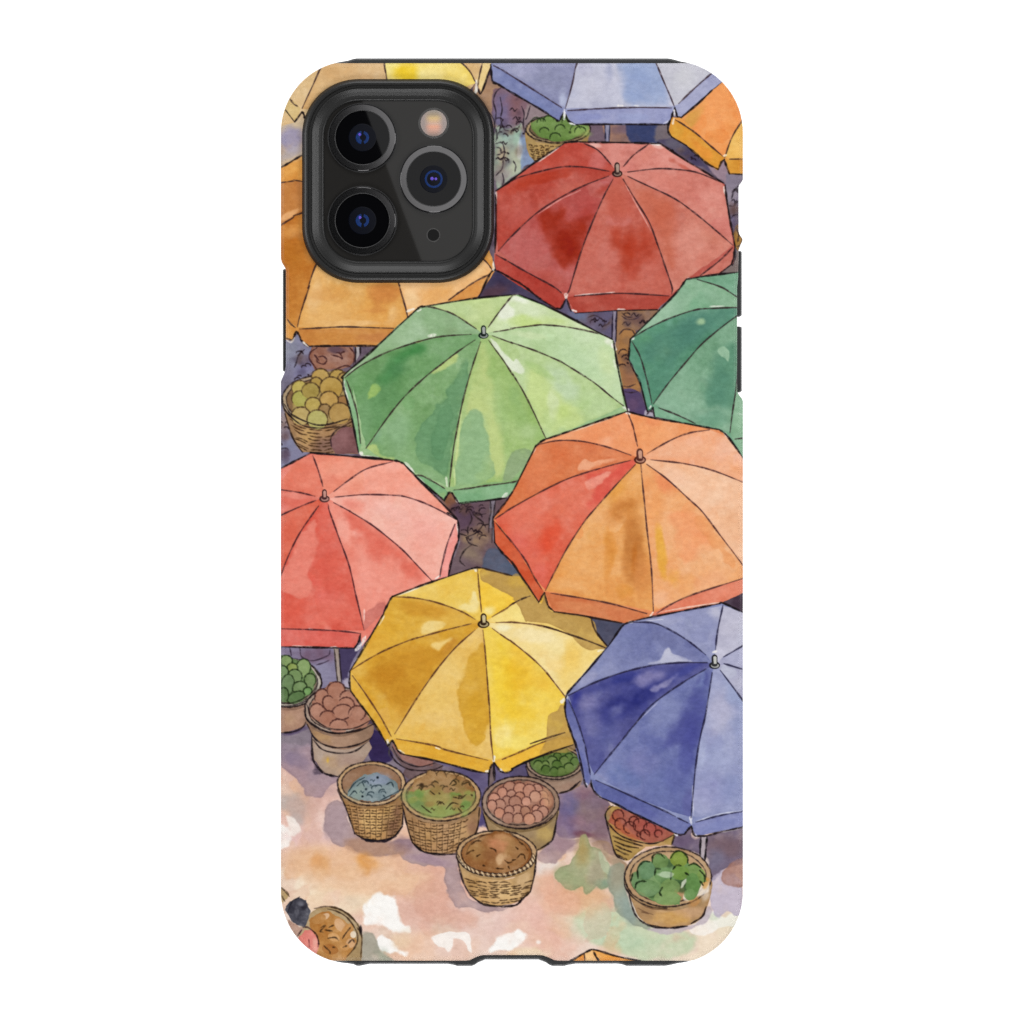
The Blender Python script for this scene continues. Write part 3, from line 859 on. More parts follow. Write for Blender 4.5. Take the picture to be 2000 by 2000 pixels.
    for s in ('G1190,560 1240,600 1270,620', 'G1390,590 1440,540 1490,550', 'G1420,390 1450,355 1475,380 1440,395', 'G1520,390 1570,370 1590,400', 'G1260,440 1300,470', 'G1320,555 1350,530 1375,550', 'G1490,580 1520,615', 'G1450,490 1510,500 1560,470'):
        stroke(s, 2.6, '3A3020', .9)
    stroke('G1030,540 1070,720 1115,865', 3, INK, .9); stroke('G1115,865 1200,935 1340,960 1470,955', 4, INK, .95); stroke('G1665,580 1650,740 1615,830', 2.8, INK, .85)
    # tubers
    b = basket('basket of round pink potatoes printed third in the front row', ('H72,535', 318, 215, 'A08470'),
               'G1690,560 1740,640 1860,720 1932,740 H120,740 260,690 385,590 360,720 320,850 210,930 G1932,930 1800,900 1740,780', 'AC9068', None, inner='8E6E5C', fillc='A8755F', fillr=(.84, .82),
               hi=[('H270,780', 70, 90, -15, 'C2A566', .8, 8), ('H100,790', 120, 50, 0, '9C866C', .7, 8)])
    heap(b[0] - 2, b[1] + 2, b[2] * .72, b[3] * .66, 10.5, ['C08C76', 'BE8870', 'C49076'], 46, 12, '55302C', (150, 385), 2.1)
    blot('H290,500', 40, 70, 0, 'D0A47C', .6, 6)
    stroke('G1695,620 1735,760 1760,800', 2.8, INK, .85); stroke('H375,620 340,820 300,870 210,925', 3.6, INK, .9)
    stroke('H0,745 120,745 250,700 330,640', 2.4, INK, .8)
    # tomatoes
    ident = motif('printed_basket', 'basket of red tomatoes printed under the deep blue umbrella')
    bm = wash('H760,640 800,560 860,560 1340,790 1310,880 1100,900 960,1010 930,1010 850,960 800,780', 'B99A5E', ident=ident, edge=.12)
    blot('H1130,880', 130, 30, 0, 'C8A070', .8, 6, bm); blot('H790,640', 30, 50, 0, '9A8C70', .8, 6, bm)
    wash('H790,690 830,600 900,580 1060,640 1340,780 1240,860 1130,868 960,810', 'AE6250', clip=None, var=.06)
    blot('H850,690', 40, 90, -40, 'C4663A', .8, 8); blot('H950,790', 80, 25, 25, 'C66A40', .7, 6); blot('H1120,720', 140, 60, 20, 'AC5048', .7, 10)
    for x, y, r in ((870, 640, 46), (890, 710, 46), (965, 740, 48), (1050, 720, 56), (1130, 750, 50), (1200, 790, 30), (1040, 800, 16), (1000, 690, 40), (1090, 800, 40)):
        p = pts('H%d,%d' % (x, y))[0]
        stroke(ell(p[0], p[1], r * K, r * K, 0, 90, 380, 12), 2.6, '4A201E', .85, .5, .3)
    stroke('H830,560 780,600 765,650 800,720 900,810 1050,860 1180,870 1330,800', 2.8, INK, .9)
    for s in ('H830,810 930,850 1070,890', 'H840,850 930,890 1040,910', 'H850,885 920,920 980,940', 'H850,920 910,950 960,965', 'H860,960 900,985 940,1003'):
        stroke(s, 3.2, '33241C', .9)
    stroke('H765,650 800,790 850,960 920,1005', 3, INK, .9); stroke('H1335,800 1310,880', 3, INK, .85)
    # pole of the deep blue umbrella
    ident = motif('printed_pole', 'thin grey pole printed under the deep blue umbrella')
    wash('H1555,815 1595,815 1580,1000 1545,1000', 'B4A8AE', rough=.3, ident=ident)
    stroke('H1550,815 1545,900 1540,1030', 4, '1F1A1E', .95); stroke('H1600,815 1592,900 1580,1015', 4, '1F1A1E', .95)
    # big basket of limes
    b = basket('large basket of green limes printed at the lower right, under the blue umbrella pole', ('H1280,1145', 355, 245, 'C0A07C'),
               'H925,1180 980,1290 1150,1390 1320,1400 1480,1360 1640,1180 1600,1400 1550,1490 1470,1535 1300,1565 1140,1540 1040,1470 980,1330', 'C59E70', None, inner='BE9C76',
               hi=[('H1300,1480', 220, 50, 0, 'CFA15E', .8, 8), ('H1100,1440', 60, 60, 30, 'A8845E', .7, 8), ('H1450,1430', 120, 50, 0, 'CFA884', .7, 8)])
    patch('H1400,1290 1470,1240 1600,1200 1600,1260 1560,1310 1430,1340 1400,1330', 'EFE6DA', .75, 3, None, 4)
    blot('H1590,1190', 26, 40, 10, 'C98E3A', .9, 3); blot('H1500,1350', 30, 26, -30, 'C98E50', .8, 3)
    wash('H975,1180 1000,1110 1040,1090 1040,1040 1100,1010 1150,1020 1180,960 1240,960 1300,1010 1310,960 1380,930 1440,980 1450,1040 1530,1040 1570,1080 1590,1180 1540,1180 1530,1260 1490,1330 1430,1330 1410,1250 1390,1170 1330,1270 1390,1310 1370,1370 1230,1370 1100,1310 1000,1240', '769A5C', rough=1.2, var=.05)
    for q in ('H1180,1050', 'H1300,1040', 'H1070,1180', 'H1240,1190', 'H1350,1180', 'H1430,1150', 'H1180,1290', 'H1520,1150', 'H1400,1230'):
        blot(q, 45, 30, 0, '3F5E36', .75, 3)
    for x, y, rx, ry, c, a in ((1370, 1000, 75, 68, '8A9C3E', 1), (1220, 1020, 66, 62, '769656', 1), (1100, 1090, 75, 78, '6C9468', 1), (1490, 1090, 66, 55, '7A9C50', 1), (1555, 1140, 35, 60, '80A048', .9), (1250, 1130, 80, 66, '70995C', .9), (1380, 1110, 72, 60, '7A9E46', 1),
                               (1020, 1170, 48, 70, '749866', .9), (1480, 1200, 60, 85, '6C9852', 1), (1110, 1240, 100, 70, '72985E', .95), (1300, 1230, 80, 70, '82A05A', .9), (1270, 1320, 110, 60, '86A45E', .95), (1460, 1290, 50, 45, '709A54', .9)):
        p = pts('H%d,%d' % (x, y))[0]
        fruit(p[0], p[1], rx * K, ry * K, c, None, None, a * .85)
    for s in ('H1150,1030 1160,970 1210,955 1250,990', 'H1300,990 1340,940 1400,940 1440,990 1440,1030', 'H1035,1160 1030,1080 1080,1020 1130,1020', 'H1170,1130 1180,1080 1215,1080', 'H1320,1080 1350,1050 1390,1055', 'H1450,1050 1500,1035 1550,1070', 'H1540,1090 1580,1140 1580,1190',
              'H1010,1240 1020,1200 1060,1180 1100,1182', 'H1235,1230 1210,1270 1230,1305', 'H1420,1180 1415,1220', 'H1420,1110 1450,1130', 'H1305,1110 1300,1170', 'H1540,1180 1570,1215', 'H975,1180 990,1120'):
        stroke(s, 3.4, '1E2A1A', .9)
    blot('H1260,1125', 30, 10, 0, 'CFDCC4', .6, 2); patch('H1390,1190 1430,1160 1410,1230 1380,1240', 'E6E6D6', .75, 1.5, None, 1.5)
    stroke('H920,1140 930,1230 1010,1330 1130,1390 1270,1408', 2.8, INK, .85)
    stroke('H950,1250 1000,1430 1060,1510', 3.2, INK, .9); stroke('H1050,1500 1130,1545 1290,1565 1440,1550', 4.4, INK, .95); stroke('H1470,1530 1560,1470 1595,1390', 3.6, INK, .9)
    for s in ('H1030,1400 1090,1430 1160,1455', 'H1060,1430 1120,1450', 'H1090,1390 1180,1410 1290,1412'):
        stroke(s, 2, '6A4A36', .7)
    blot('H1590,1300', 25, 60, 20, 'E8DCD0', .6, 4)
    # front brown basket
    b = basket('rope rimmed basket of brown spice printed foremost at the bottom centre', ('G1806,955', 330, 188, 'C2A078'),
               'G1480,990 1530,1060 1640,1130 1800,1160 1932,1160 H60,1110 200,950 180,1130 150,1270 90,1320 20,1360 G1800,1388 1700,1370 1600,1300 1540,1180', 'CFA873',
               weave_rows(1150, 1330, 1530, 2110, 'G', 10, 6, 35, 50, vert=False, w=2.2, dash=.85), inner='8C6244', fillc='A8774A', fillr=(.88, .90),
               hi=[('G1880,1270', 90, 60, 0, 'E6C690', .8, 10), ('G1610,1200', 80, 70, 20, 'B48C58', .8, 10), ('H90,1180', 50, 100, 10, 'E2C298', .7, 8), ('H60,1290', 50, 40, 0, 'E3BE8C', .7, 8)])
    wash('G1545,1010 1560,930 1610,860 1680,820 1740,790 1800,768 1860,765 1915,785 H40,830 100,880 140,950 120,1000 60,1060 G1850,1110 1640,1070', 'AA7A4C', rough=1.5, var=.12)
    stroke('G1555,960 1570,915 1610,858 1650,850 1680,812 1740,795 1790,766 1850,772 1880,764 1920,790 H30,815 60,850 100,885 130,930', 2.2, '4A3222', .8)
    blot('G1850,820', 60, 40, 10, 'C89468', .8, 4); blot('G1640,960', 70, 70, 0, 'B08A56', .6, 10); blot('G1900,900', 60, 90, 0, 'B48A58', .7, 10); blot('G1640,850', 40, 20, -30, 'C0A078', .7, 5)
    blot('G1820,880', 70, 60, 0, 'D08E66', .9, 8); blot('G1750,960', 80, 60, 0, '97633C', .7, 10); blot('G1870,1010', 40, 40, 0, 'C89870', .8, 6); blot('H60,960', 60, 70, 0, 'A87C50', .8, 8)
    blot('G1700,1060', 120, 30, 10, '9A683E', .7, 6); blot('G1830,985', 16, 22, 20, 'E0BE96', .8, 3)
    for s in ('G1750,910 1790,920 1805,945', 'G1560,960 1590,935 1620,930', 'G1600,880 1640,850 1680,850', 'G1800,1075 1860,1078', 'G1900,1060 1910,1080', 'H0,1010 30,1000', 'H40,990 70,960 100,970 110,1000', 'H30,900 50,920', 'G1690,1050 1710,1055', 'G1640,980 1670,960', 'H60,860 90,880', 'H-60,1010 -30,1030 0,1020'):
        stroke(s, 2.8, '3E2818', .9)
    g0 = pts('G1520,1010')[0]
    rim = ell(b[0], b[1], b[2] * .95, b[3] * .94, 0, 5, 175, 40)
    for i, q in enumerate(rim):
        stroke([(q[0] - 2.2, q[1] - 3.5), (q[0] + 1.8, q[1] + 3.5)], 2.2, 'EAD8B4' if i % 2 else '3A2A22', .85, .3, .2)
    stroke('G1485,1000 1530,1180 1590,1295', 3.4, INK, .9); stroke('G1590,1295 1690,1365 1830,1388 1960,1378 H80,1330 150,1265', 4.2, INK, .95); stroke('H150,1265 185,1120 200,950', 3.4, INK, .9)
    # pole of the yellow umbrella
    ident = motif('printed_pole', 'dark pole printed under the front tip of the yellow umbrella')
    wash('G1745,250 1790,240 1795,350 1760,390 1738,400', '7E6A68', rough=.3, ident=ident)
    stroke('G1745,260 1738,400', 3.6, '1F1A1E', .95); stroke('G1785,220 1790,350', 4.6, '1F1A1E', .95)
    # sketchy basket and a person cut off by the bottom left corner
    ident = motif('printed_basket', 'basket of pale chips printed in the bottom left corner')
    bm = wash('G180,1560 280,1440 330,1400 480,1390 590,1440 680,1530 705,1650 690,1860 200,1860', 'B49A72', ident=ident)
    wash('G280,1500 360,1440 430,1430 560,1500 640,1600 650,1680 600,1800 500,1860 300,1860', 'BF8748', rough=1.5, var=.1)
    for x, y, rx, ry, r_, c in ((520, 1540, 60, 40, 60, 'DDB48C'), (580, 1590, 70, 40, -55, 'CF9A5E'), (470, 1640, 50, 35, 20, 'D9A870'), (610, 1690, 40, 40, 0, 'D9B088'), (400, 1470, 40, 26, -30, 'E0C0A0'), (440, 1740, 70, 40, 10, 'B87A3E'), (630, 1620, 26, 30, 0, 'F0E4D2'), (560, 1720, 40, 30, 0, 'D09C62'), (350, 1490, 60, 40, -20, 'C28C50')):
        p = pts('G%d,%d' % (x, y))[0]
        fruit(p[0], p[1], rx * K, ry * K, c, None, None, .85, 2, r_)
    for s in ('G310,1405 400,1388 500,1400 600,1460 680,1560 700,1660 690,1810', 'G420,1410 500,1430 580,1480 650,1580 665,1660 640,1730 580,1800', 'G450,1400 540,1420 620,1490', 'G365,1560 400,1545 360,1590 380,1600', 'G430,1560 470,1540', 'G400,1580 460,1590', 'G540,1650 580,1590 610,1560', 'G390,1710 430,1750 440,1775', 'G460,1720 480,1725',
              'G545,1725 580,1710', 'G590,1690 620,1660 640,1680', 'G420,1650 480,1640 510,1665', 'G660,1560 690,1600'):
        stroke(s, 2.8, '3E2C20', .85)
    blot('G690,1580', 12, 40, 0, '1F1A1E', .8, 2, None, 1)
    ident = motif('printed_person', 'person with dark hair and a coral top printed in the bottom left corner')
    wash('G75,1420 110,1350 180,1310 240,1340 275,1430 260,1500 230,1560 160,1540 110,1490', '54545E', rough=1, ident=ident, var=.12)
    blot('G130,1410', 22, 22, 0, '3A3A44', .8, 3); blot('G225,1400', 22, 26, 0, '35333C', .8, 3); blot('G190,1370', 20, 14, 0, '8A8A94', .7, 3)
    wash('G100,1500 160,1530 215,1570 180,1640 120,1600 80,1560', 'C7A898', rough=1, ident=ident)
    wash('G180,1640 230,1580 290,1570 330,1630 345,1720 320,1780 180,1700', 'E58478', rough=1, ident=ident)
    blot('G315,1690', 24, 50, -15, 'F0B8A8', .8, 4); blot('G190,1550', 22, 26, 0, 'EDE0D8', .7, 3)
    stroke('G90,1440 130,1350 190,1310', 2.6, '22222A', .8); stroke('G220,1560 260,1560 320,1610 345,1680 340,1720', 3, '3A2226', .9); stroke('G265,1660 270,1720', 2.6, '6A2A30', .8); stroke('G160,1650 210,1580', 2.6, '3A2226', .8)
    P = patch
    P('G20,1230 60,1250 100,1300 70,1340 40,1350', 'B79C6C', .95, 2, None, 2)
    stroke('G40,1235 80,1270 105,1305', 4, '4A3826', .8); stroke('G45,1300 70,1345', 2.6, '4A3826', .8)


def umbrellas():
    # --- tan (top left), half hidden by the camera
    umbrella('tan and yellow umbrella printed behind the top of the camera', 'A-40,640 -40,40 1770,60 1750,140 1690,340 1660,300 1640,250 1500,420 230,570 210,510 150,585', 'A900,-700',
             {'a': 'A600,-500 360,140 210,470', 'b': 'A870,-200 885,95 905,225 930,480', 'c': 'A1000,-300 1520,95 1640,265'},
             [('a', 'b', 'A500,500', 'DBB683', [('A500,150', 200, 60, -20, 'D3A873', .6, 14)]),
              ('b', 'c', 'A1100,420', 'F2DC84', [('A1060,170', 90, 110, -20, 'EFCB30', .9, 14), ('A1300,170', 120, 60, 0, 'F4E3A0', .6, 12), ('A960,110', 60, 40, 0, 'EFE08C', .7, 10)])],
             hems=['A110,390 140,430 170,450', 'A1690,98 1665,200 1645,300'], vals=[('A1640,250 1690,90 1760,90 1690,345 1650,300', 'EBD296'), ('A60,490 110,380 200,470 160,580', 'D9BD84')],
             lines=['A75,480 150,580', 'A150,580 205,505 225,520 235,560', 'A1645,300 1680,340 1755,135'], base='DDBC8A')
    stroke('A1640,240 1640,310 1625,370', 5, 'F5F0E6', .9)
    # --- amber (left, behind the camera)
    umbrella('large amber umbrella printed behind and below the camera', 'A-60,1000 40,950 400,750 1500,1100 1770,1690 1795,1800 C1640,98 1150,200 820,490 260,487 200,430 165,370 150,400 130,440 60,430 -60,300', 'A1000,1250',
             {'a': 'A700,1150 200,1065 130,1065 -20,1085', 'b': 'A700,1200 200,1330 130,1370 -20,1460', 'c': 'A700,1400 450,1560 330,1740 260,1932 C270,0 210,180 172,330', 'd': 'A900,1600 1000,1900 C1010,0 1065,195 1090,330', 'e': 'A1400,1480 1690,1700 1775,1800'},
             [('a', 'b', 'A-60,1300', 'CC8848', [('A100,1180', 160, 70, -10, 'C67E3C', .6, 14), ('A130,1330', 80, 20, -30, 'E8B27C', .8, 4)]),
              ('b', 'c', 'C80,300 -60,200', 'CD8538', [('A90,1480', 120, 60, -20, 'DE9C52', .7, 12), ('A130,1700', 130, 110, 0, 'C27524', .7, 18), ('C130,250', 60, 60, 0, 'D8994C', .6, 12), ('A230,1560', 40, 90, 20, 'B76E26', .6, 10)]),
              ('c', 'd', 'C600,345', 'E3AE66', [('C300,120', 50, 130, 15, 'EFC994', .7, 8), ('C560,300', 260, 26, 0, 'EDC38A', .7, 7), ('C950,250', 40, 90, 0, 'EFCB98', .6, 7), ('C420,250', 200, 90, 0, 'E6B572', .7, 14), ('P', 'C760,0 1000,0 960,110 840,140 900,190 820,230 700,200 820,130', 'D68E48', .75, 5, 4, .15), ('C880,60', 90, 60, 0, 'D08440', .7, 12), ('C420,60', 160, 50, 0, 'DA9C54', .6, 14)]),
              ('d', 'e', 'C1500,60', 'EDBE86', [('C1300,60', 120, 60, 0, 'E5AA64', .7, 10), ('C1100,90', 50, 90, -20, 'F2D0A0', .7, 8), ('A1650,1800', 80, 60, 30, 'EFC690', .7, 10)]),
              ('e', 'a', 'A1400,1000 500,800 -60,980', 'E2A456', [('A100,980', 120, 40, -25, 'E6AC60', .7, 10)])],
             hems=['C190,347 400,334 600,330 960,342', 'C90,270 120,305 155,335', 'A1745,1830 1650,1880 1560,1932', 'C1560,5 1480,60 1410,110'],
             vals=[('C190,350 960,345 960,500 250,500 165,375', 'D2914C', ('C500,410', 260, 30, 0, 'CE8A42', .7, 8), ('C800,420', 120, 30, 0, 'C98048', .6, 8)), ('A1795,1800 1745,1830 1560,1932 C1410,112 1640,100', 'E0A562')],
             lines=['A40,950 120,905 205,855', 'C80,425 130,440', 'C130,440 150,395 165,370 185,400 200,440', 'C200,440 225,465 262,487', 'C262,487 500,484 840,487', 'A1795,1790 1750,1830 C1660,90', ],
             base='DDA055', rib_w=2.8)
    stroke('C85,440 120,455 150,420', 3, 'F1E6DA', .9); stroke('C215,455 260,492', 3.4, 'F4ECE2', .9); stroke('A1780,1730 1780,1800', 4, 'F4ECE2', .9); stroke('C1070,205 1130,180', 4.5, 'F6EEDF', .9)
    # --- pale blue (top right)
    umbrella('pale blue umbrella printed at the top edge right of the camera', 'A1755,60 1765,240 1932,343 B0,343 200,455 360,558 390,572 420,505 445,520 470,570 520,602 800,605 1250,602 1300,582 1318,500 1335,462 1350,530 1380,550 1730,250 1900,60', 'B830,-420',
             {'_a': 'B500,-200 200,-60 -200,-20', 'b': 'B660,-200 535,95 500,240 438,470', 'c': 'B1050,-200 1180,95 1260,280 1332,450', '_d': 'B1200,-200 1500,-60 1800,60'},
             [('_a', 'b', 'B-230,60 -160,120 0,205 200,330', '989EC2', [('B300,230', 150, 80, 20, '8F95B4', .6, 16), ('B100,120', 120, 60, 0, 'A2A6CA', .7, 14), ('B420,400', 26, 60, 0, 'C2CCE4', .8, 6)]),
              ('b', 'c', 'B900,460', 'C2C4D6', [('P', 'B890,90 1180,80 1290,440 1260,460 1000,430 920,380 900,240', '94ABD6', .85, 5, 4, .1), ('B800,180', 30, 90, 0, '9AA4C8', .7, 10), ('B1040,270', 100, 120, -10, '8CA4D4', .5, 16), ('B640,300', 120, 120, 0, 'CCCCDA', .6, 16)]),
              ('c', '_d', 'B1370,430 1640,180 1740,90', 'C9C9D3', [('B1560,280', 40, 120, 40, 'B6BBD2', .6, 10), ('B1400,220', 80, 80, 0, 'D0D0D4', .6, 10)])],
             hems=['A1780,118 1860,160 B0,203 200,330 405,462', 'B458,487 700,472 1000,460 1310,466', 'B1368,430 1500,300 1645,175'],
             vals=[('A1755,100 1790,115 1932,200 B0,205 200,330 420,470 390,580 200,480 0,350 A1765,240', '8490C0', ('B200,420', 160, 20, 35, '7C8CC2', .6, 6)), ('B440,490 700,472 1310,466 1320,500 1290,600 480,610', '98A0CC', ('B650,540', 120, 25, 0, '8A95CC', .7, 8), ('B1000,540', 120, 25, 0, '9AA8D6', .6, 8)), ('B1345,470 1370,430 1650,170 1740,250 1390,560', 'A7ADD0')],
             lines=['A1758,110 1768,240 1800,270', 'A1768,240 1850,290 B0,343 180,445 350,550', 'B350,550 385,575 405,540 420,505', 'B440,520 460,570 520,602', 'B520,602 850,600 1250,603', 'B1250,603 1300,585 1315,520 1335,465', 'B1335,465 1355,535 1385,548', 'B1385,548 1560,400 1725,255'],
             base='A0A8CC')
    stroke('B430,480 432,530 425,560', 4, 'F2F0F4', .9); stroke('B470,590 520,604', 3, 'F2F0F4', .9); stroke('B865,445 910,446', 4, 'EFEBE8', .9); stroke('B1000,447 1040,449', 3.5, 'EFEBE8', .8); stroke('B1330,480 1335,530', 4, 'F2F0F4', .9)
    stroke('B1245,590 1295,570', 3, 'E8E8F2', .8)
    ident = motif('printed_pole', 'slim blue grey pole printed under the pale blue umbrella')
    wash('B760,606 805,606 800,745 765,745', '9C9CB4', rough=.3, ident=ident)
    stroke('B763,606 768,742', 3, '2A2A40', .9); stroke('B803,606 798,742', 2.6, '2A2A40', .9)
    # --- orange, top right corner
    umbrella('orange umbrella printed in the top right corner', 'B1390,545 1560,400 1730,250 1950,100 1950,1015 1780,1005 1745,885 1725,900 1690,972 1600,925 1430,775 1310,702 1282,662 1310,545', 'B2060,260',
             {'_a': 'B1900,250 1760,240 1390,545', 'b': 'B2000,400 1880,580 1800,720 1745,872', 'c': 'B2100,500 2100,870'},
             [('_a', 'b', 'B1500,670 1340,560', 'F09F5C', [('B1460,580', 40, 160, 35, 'D6A250', .85, 9), ('B1700,450', 130, 170, 20, 'F2A468', .6, 20), ('B1640,720', 60, 60, 0, 'E9A060', .6, 10)]),
              ('b', 'c', 'B1900,885', 'EDB960', [('B1860,800', 50, 70, 0, 'F0C676', .6, 8)])],
             hems=['B1342,562 1420,610 1500,668 1620,770 1735,868', 'B1785,886 1895,886'],
             vals=[('B1310,545 1342,562 1500,668 1740,872 1720,910 1690,980 1280,700', 'E09E3E', ('B1550,800', 130, 40, 40, 'E8963C', .8, 6), ('B1340,640', 40, 50, 0, 'DCA848', .8, 6)), ('B1760,885 1950,885 1950,1020 1770,1010', 'E0A548')],
             lines=['B1310,545 1285,600 1282,662 1310,702', 'B1310,702 1430,772', 'B1430,772 1520,850 1600,922 1690,970', 'B1690,970 1720,910 1742,888', 'B1742,888 1760,940 1782,1005', 'B1782,1005 1900,1012', 'B1390,545 1560,400 1640,320'], base='E8A352')
    stroke('B1330,550 1320,600', 3.5, 'F6EEE6', .8); stroke('B1735,860 1760,850', 3.5, 'F7E6C8', .9)
    # --- brick red
    umbrella('brick red umbrella printed right of the camera', 'A1800,1145 B0,1050 430,752 560,745 900,750 1190,755 1225,762 1720,1078 1745,1095 1770,1300 1830,1610 1810,1740 1700,1830 1500,1932 D1290,100 1190,190 840,196 520,216 480,185 445,92 405,175 360,182 110,20 0,-45 C1932,-45 A1800,1800 1788,1700 1795,1400', 'B860,990',
             {'r1': 'B812,930 700,810 590,757', 'r2': 'B795,985 600,950 400,950 200,995 0,1060 A1800,1150', 'r3': 'B790,1025 600,1100 400,1200 200,1330 0,1512 A1820,1640', 'r4': 'B830,1050 740,1220 640,1450 560,1660 480,1932 D452,60',
              'r5': 'B910,1050 1020,1230 1130,1410 1200,1600 1260,1780 1310,1932 D1312,60', 'r6': 'B950,1025 1150,1120 1350,1220 1500,1330 1650,1450 1812,1592', 'r7': 'B950,990 1200,965 1400,975 1550,1005 1725,1078', 'r8': 'B915,945 1000,850 1125,760'},
             [('r8', 'r1', 'B850,740', 'D98A7E', [('B700,770', 60, 20, 20, 'EBC2B8', .7, 5)]), ('r1', 'r2', 'B430,740', 'C9584A', [('B350,860', 150, 50, -30, 'C24A38', .6, 12), ('B620,830', 60, 50, 20, 'D0685A', .7, 10), ('B330,980', 120, 20, -10, 'B8402C', .7, 5)]),
              ('r2', 'r3', 'A1780,1400', 'C35345', [('B300,1030', 260, 40, -14, 'BE3F2A', .85, 8), ('B100,1080', 130, 60, -30, 'C0442E', .7, 10), ('B500,1110', 130, 25, -15, 'CF6A5A', .7, 8), ('B60,1350', 140, 60, -30, 'C45A50', .7, 10)]),
              ('r3', 'r4', 'D200,-40', 'C4605A', [('P', 'B250,1330 420,1300 470,1380 560,1330 620,1310 610,1480 560,1640 470,1780 400,1790 380,1690 330,1640 320,1560 250,1500', 'A8301C', .9, 5, 6, .0), ('B440,1560', 80, 110, -30, '9C2412', .75, 9), ('B600,1300', 110, 60, -40, 'BC4A44', .8, 12), ('B160,1600', 150, 110, 30, 'C86C68', .6, 16), ('B330,1880', 140, 60, 30, 'BE5244', .6, 14), ('B760,1130', 70, 30, -30, 'B84638', .8, 8)]),
              ('r4', 'r5', 'D880,60', 'CF6E5E', [('P', 'B800,1500 870,1470 900,1560 960,1480 1020,1550 1080,1430 1150,1520 1200,1680 1120,1720 1060,1700 1000,1820 940,1780 890,1650 820,1600', 'BC3E26', .75, 9, 6, 0), ('B950,1640', 50, 110, 0, 'B43218', .7, 12), ('B860,1250', 90, 110, 0, 'C95C48', .7, 14), ('B700,1800', 120, 140, 0, 'D47A6C', .6, 16), ('B1180,1900', 80, 90, 0, 'CB6250', .6, 14)]),
              ('r5', 'r6', 'B1540,1840 1400,1900', 'D88674', [('P', 'B1020,1130 1180,1170 1300,1260 1330,1500 1320,1760 1230,1640 1160,1440 1080,1300', 'CF6C52', .8, 7, 5, 0), ('B1230,1350', 100, 90, 30, 'CC6448', .6, 14), ('B1500,1560', 120, 140, -30, 'DE9686', .6, 16)]),
              ('r6', 'r7', 'B1790,1300', 'DC8C7E', [('B1300,1080', 200, 50, 20, 'DC8474', .6, 12), ('B1650,1250', 70, 120, -20, 'E2988A', .6, 12)]),
              ('r7', 'r8', 'B1225,755', 'DF9184', [('B1300,900', 140, 40, 30, 'E29C90', .6, 10), ('B1420,960', 110, 22, 32, 'C95E4A', .7, 4), ('B1180,780', 60, 20, 0, 'F0D2CA', .6, 4)])],
             hems=['A1802,1668 1870,1706 B0,1742 150,1830 340,1932 D405,50', 'D510,77 680,66 900,55 1290,76', 'B1810,1612 1700,1720 1540,1842'],
             vals=[('A1795,1668 1870,1706 B0,1742 340,1932 D445,80 405,180 360,190 0,-40 A1932,1880 1790,1800', 'C35448', ('D250,60', 120, 40, 35, 'C04C40', .6, 8)), ('D450,80 680,66 900,55 1300,76 1200,196 520,222', 'BF5648', ('D950,130', 180, 40, 0, 'B64A3E', .7, 8), ('D620,110', 80, 30, 0, 'CB6A5C', .6, 8)), ('B1830,1612 1700,1720 1520,1850 1700,1860 1820,1740', 'D47F70')],
             lines=['A1800,1145 1932,1055 B0,1052 200,905 430,755', 'B430,752 480,744 560,744', 'B560,745 900,750 1190,756', 'B1200,758 1225,765 1500,940 1740,1082', 'B1750,1095 1765,1250 1800,1450 1830,1610', 'B1830,1610 1820,1680 1800,1750', 'B1800,1750 1700,1825', 'A1795,1180 1800,1400 1792,1650', 'A1788,1790 1850,1822 B0,1870 60,1900 110,1932 D180,60 250,115 360,180', 'D360,180 405,172 445,92', 'D445,92 465,140 485,200', 'D520,216 840,196', 'D840,196 1190,188'],
             finial=('B862,1005', 105, 72, 'B8A090', '3A2826'), base='C9685C',
             gleam=[('B410,770 300,850 200,915', 3), ('B1225,770 1130,752', 4), ('D490,190 530,206', 4), ('D860,190 930,186', 4), ('B1740,1110 1750,1180', 4), ('D520,68 680,58 840,46', 2.2), ('B220,1330 400,1215 560,1140', 2.0, 'E6A8A0'), ('B930,1100 1040,1290 1140,1470', 2.2, 'E6B0A6'), ('A1800,1150 1805,1250', 3.4)])
    stroke('D445,60 440,95', 6, 'F0E2DA', .85)
    ident = motif('printed_pole', 'grey pole printed under the brick red umbrella')
    wash('D828,205 856,205 850,440 824,436', 'A49CAC', rough=.3, ident=ident)
    stroke('D828,205 824,330 820,440', 3, '2A2436', .9); stroke('D858,205 854,330 850,445', 3, '2A2436', .9)
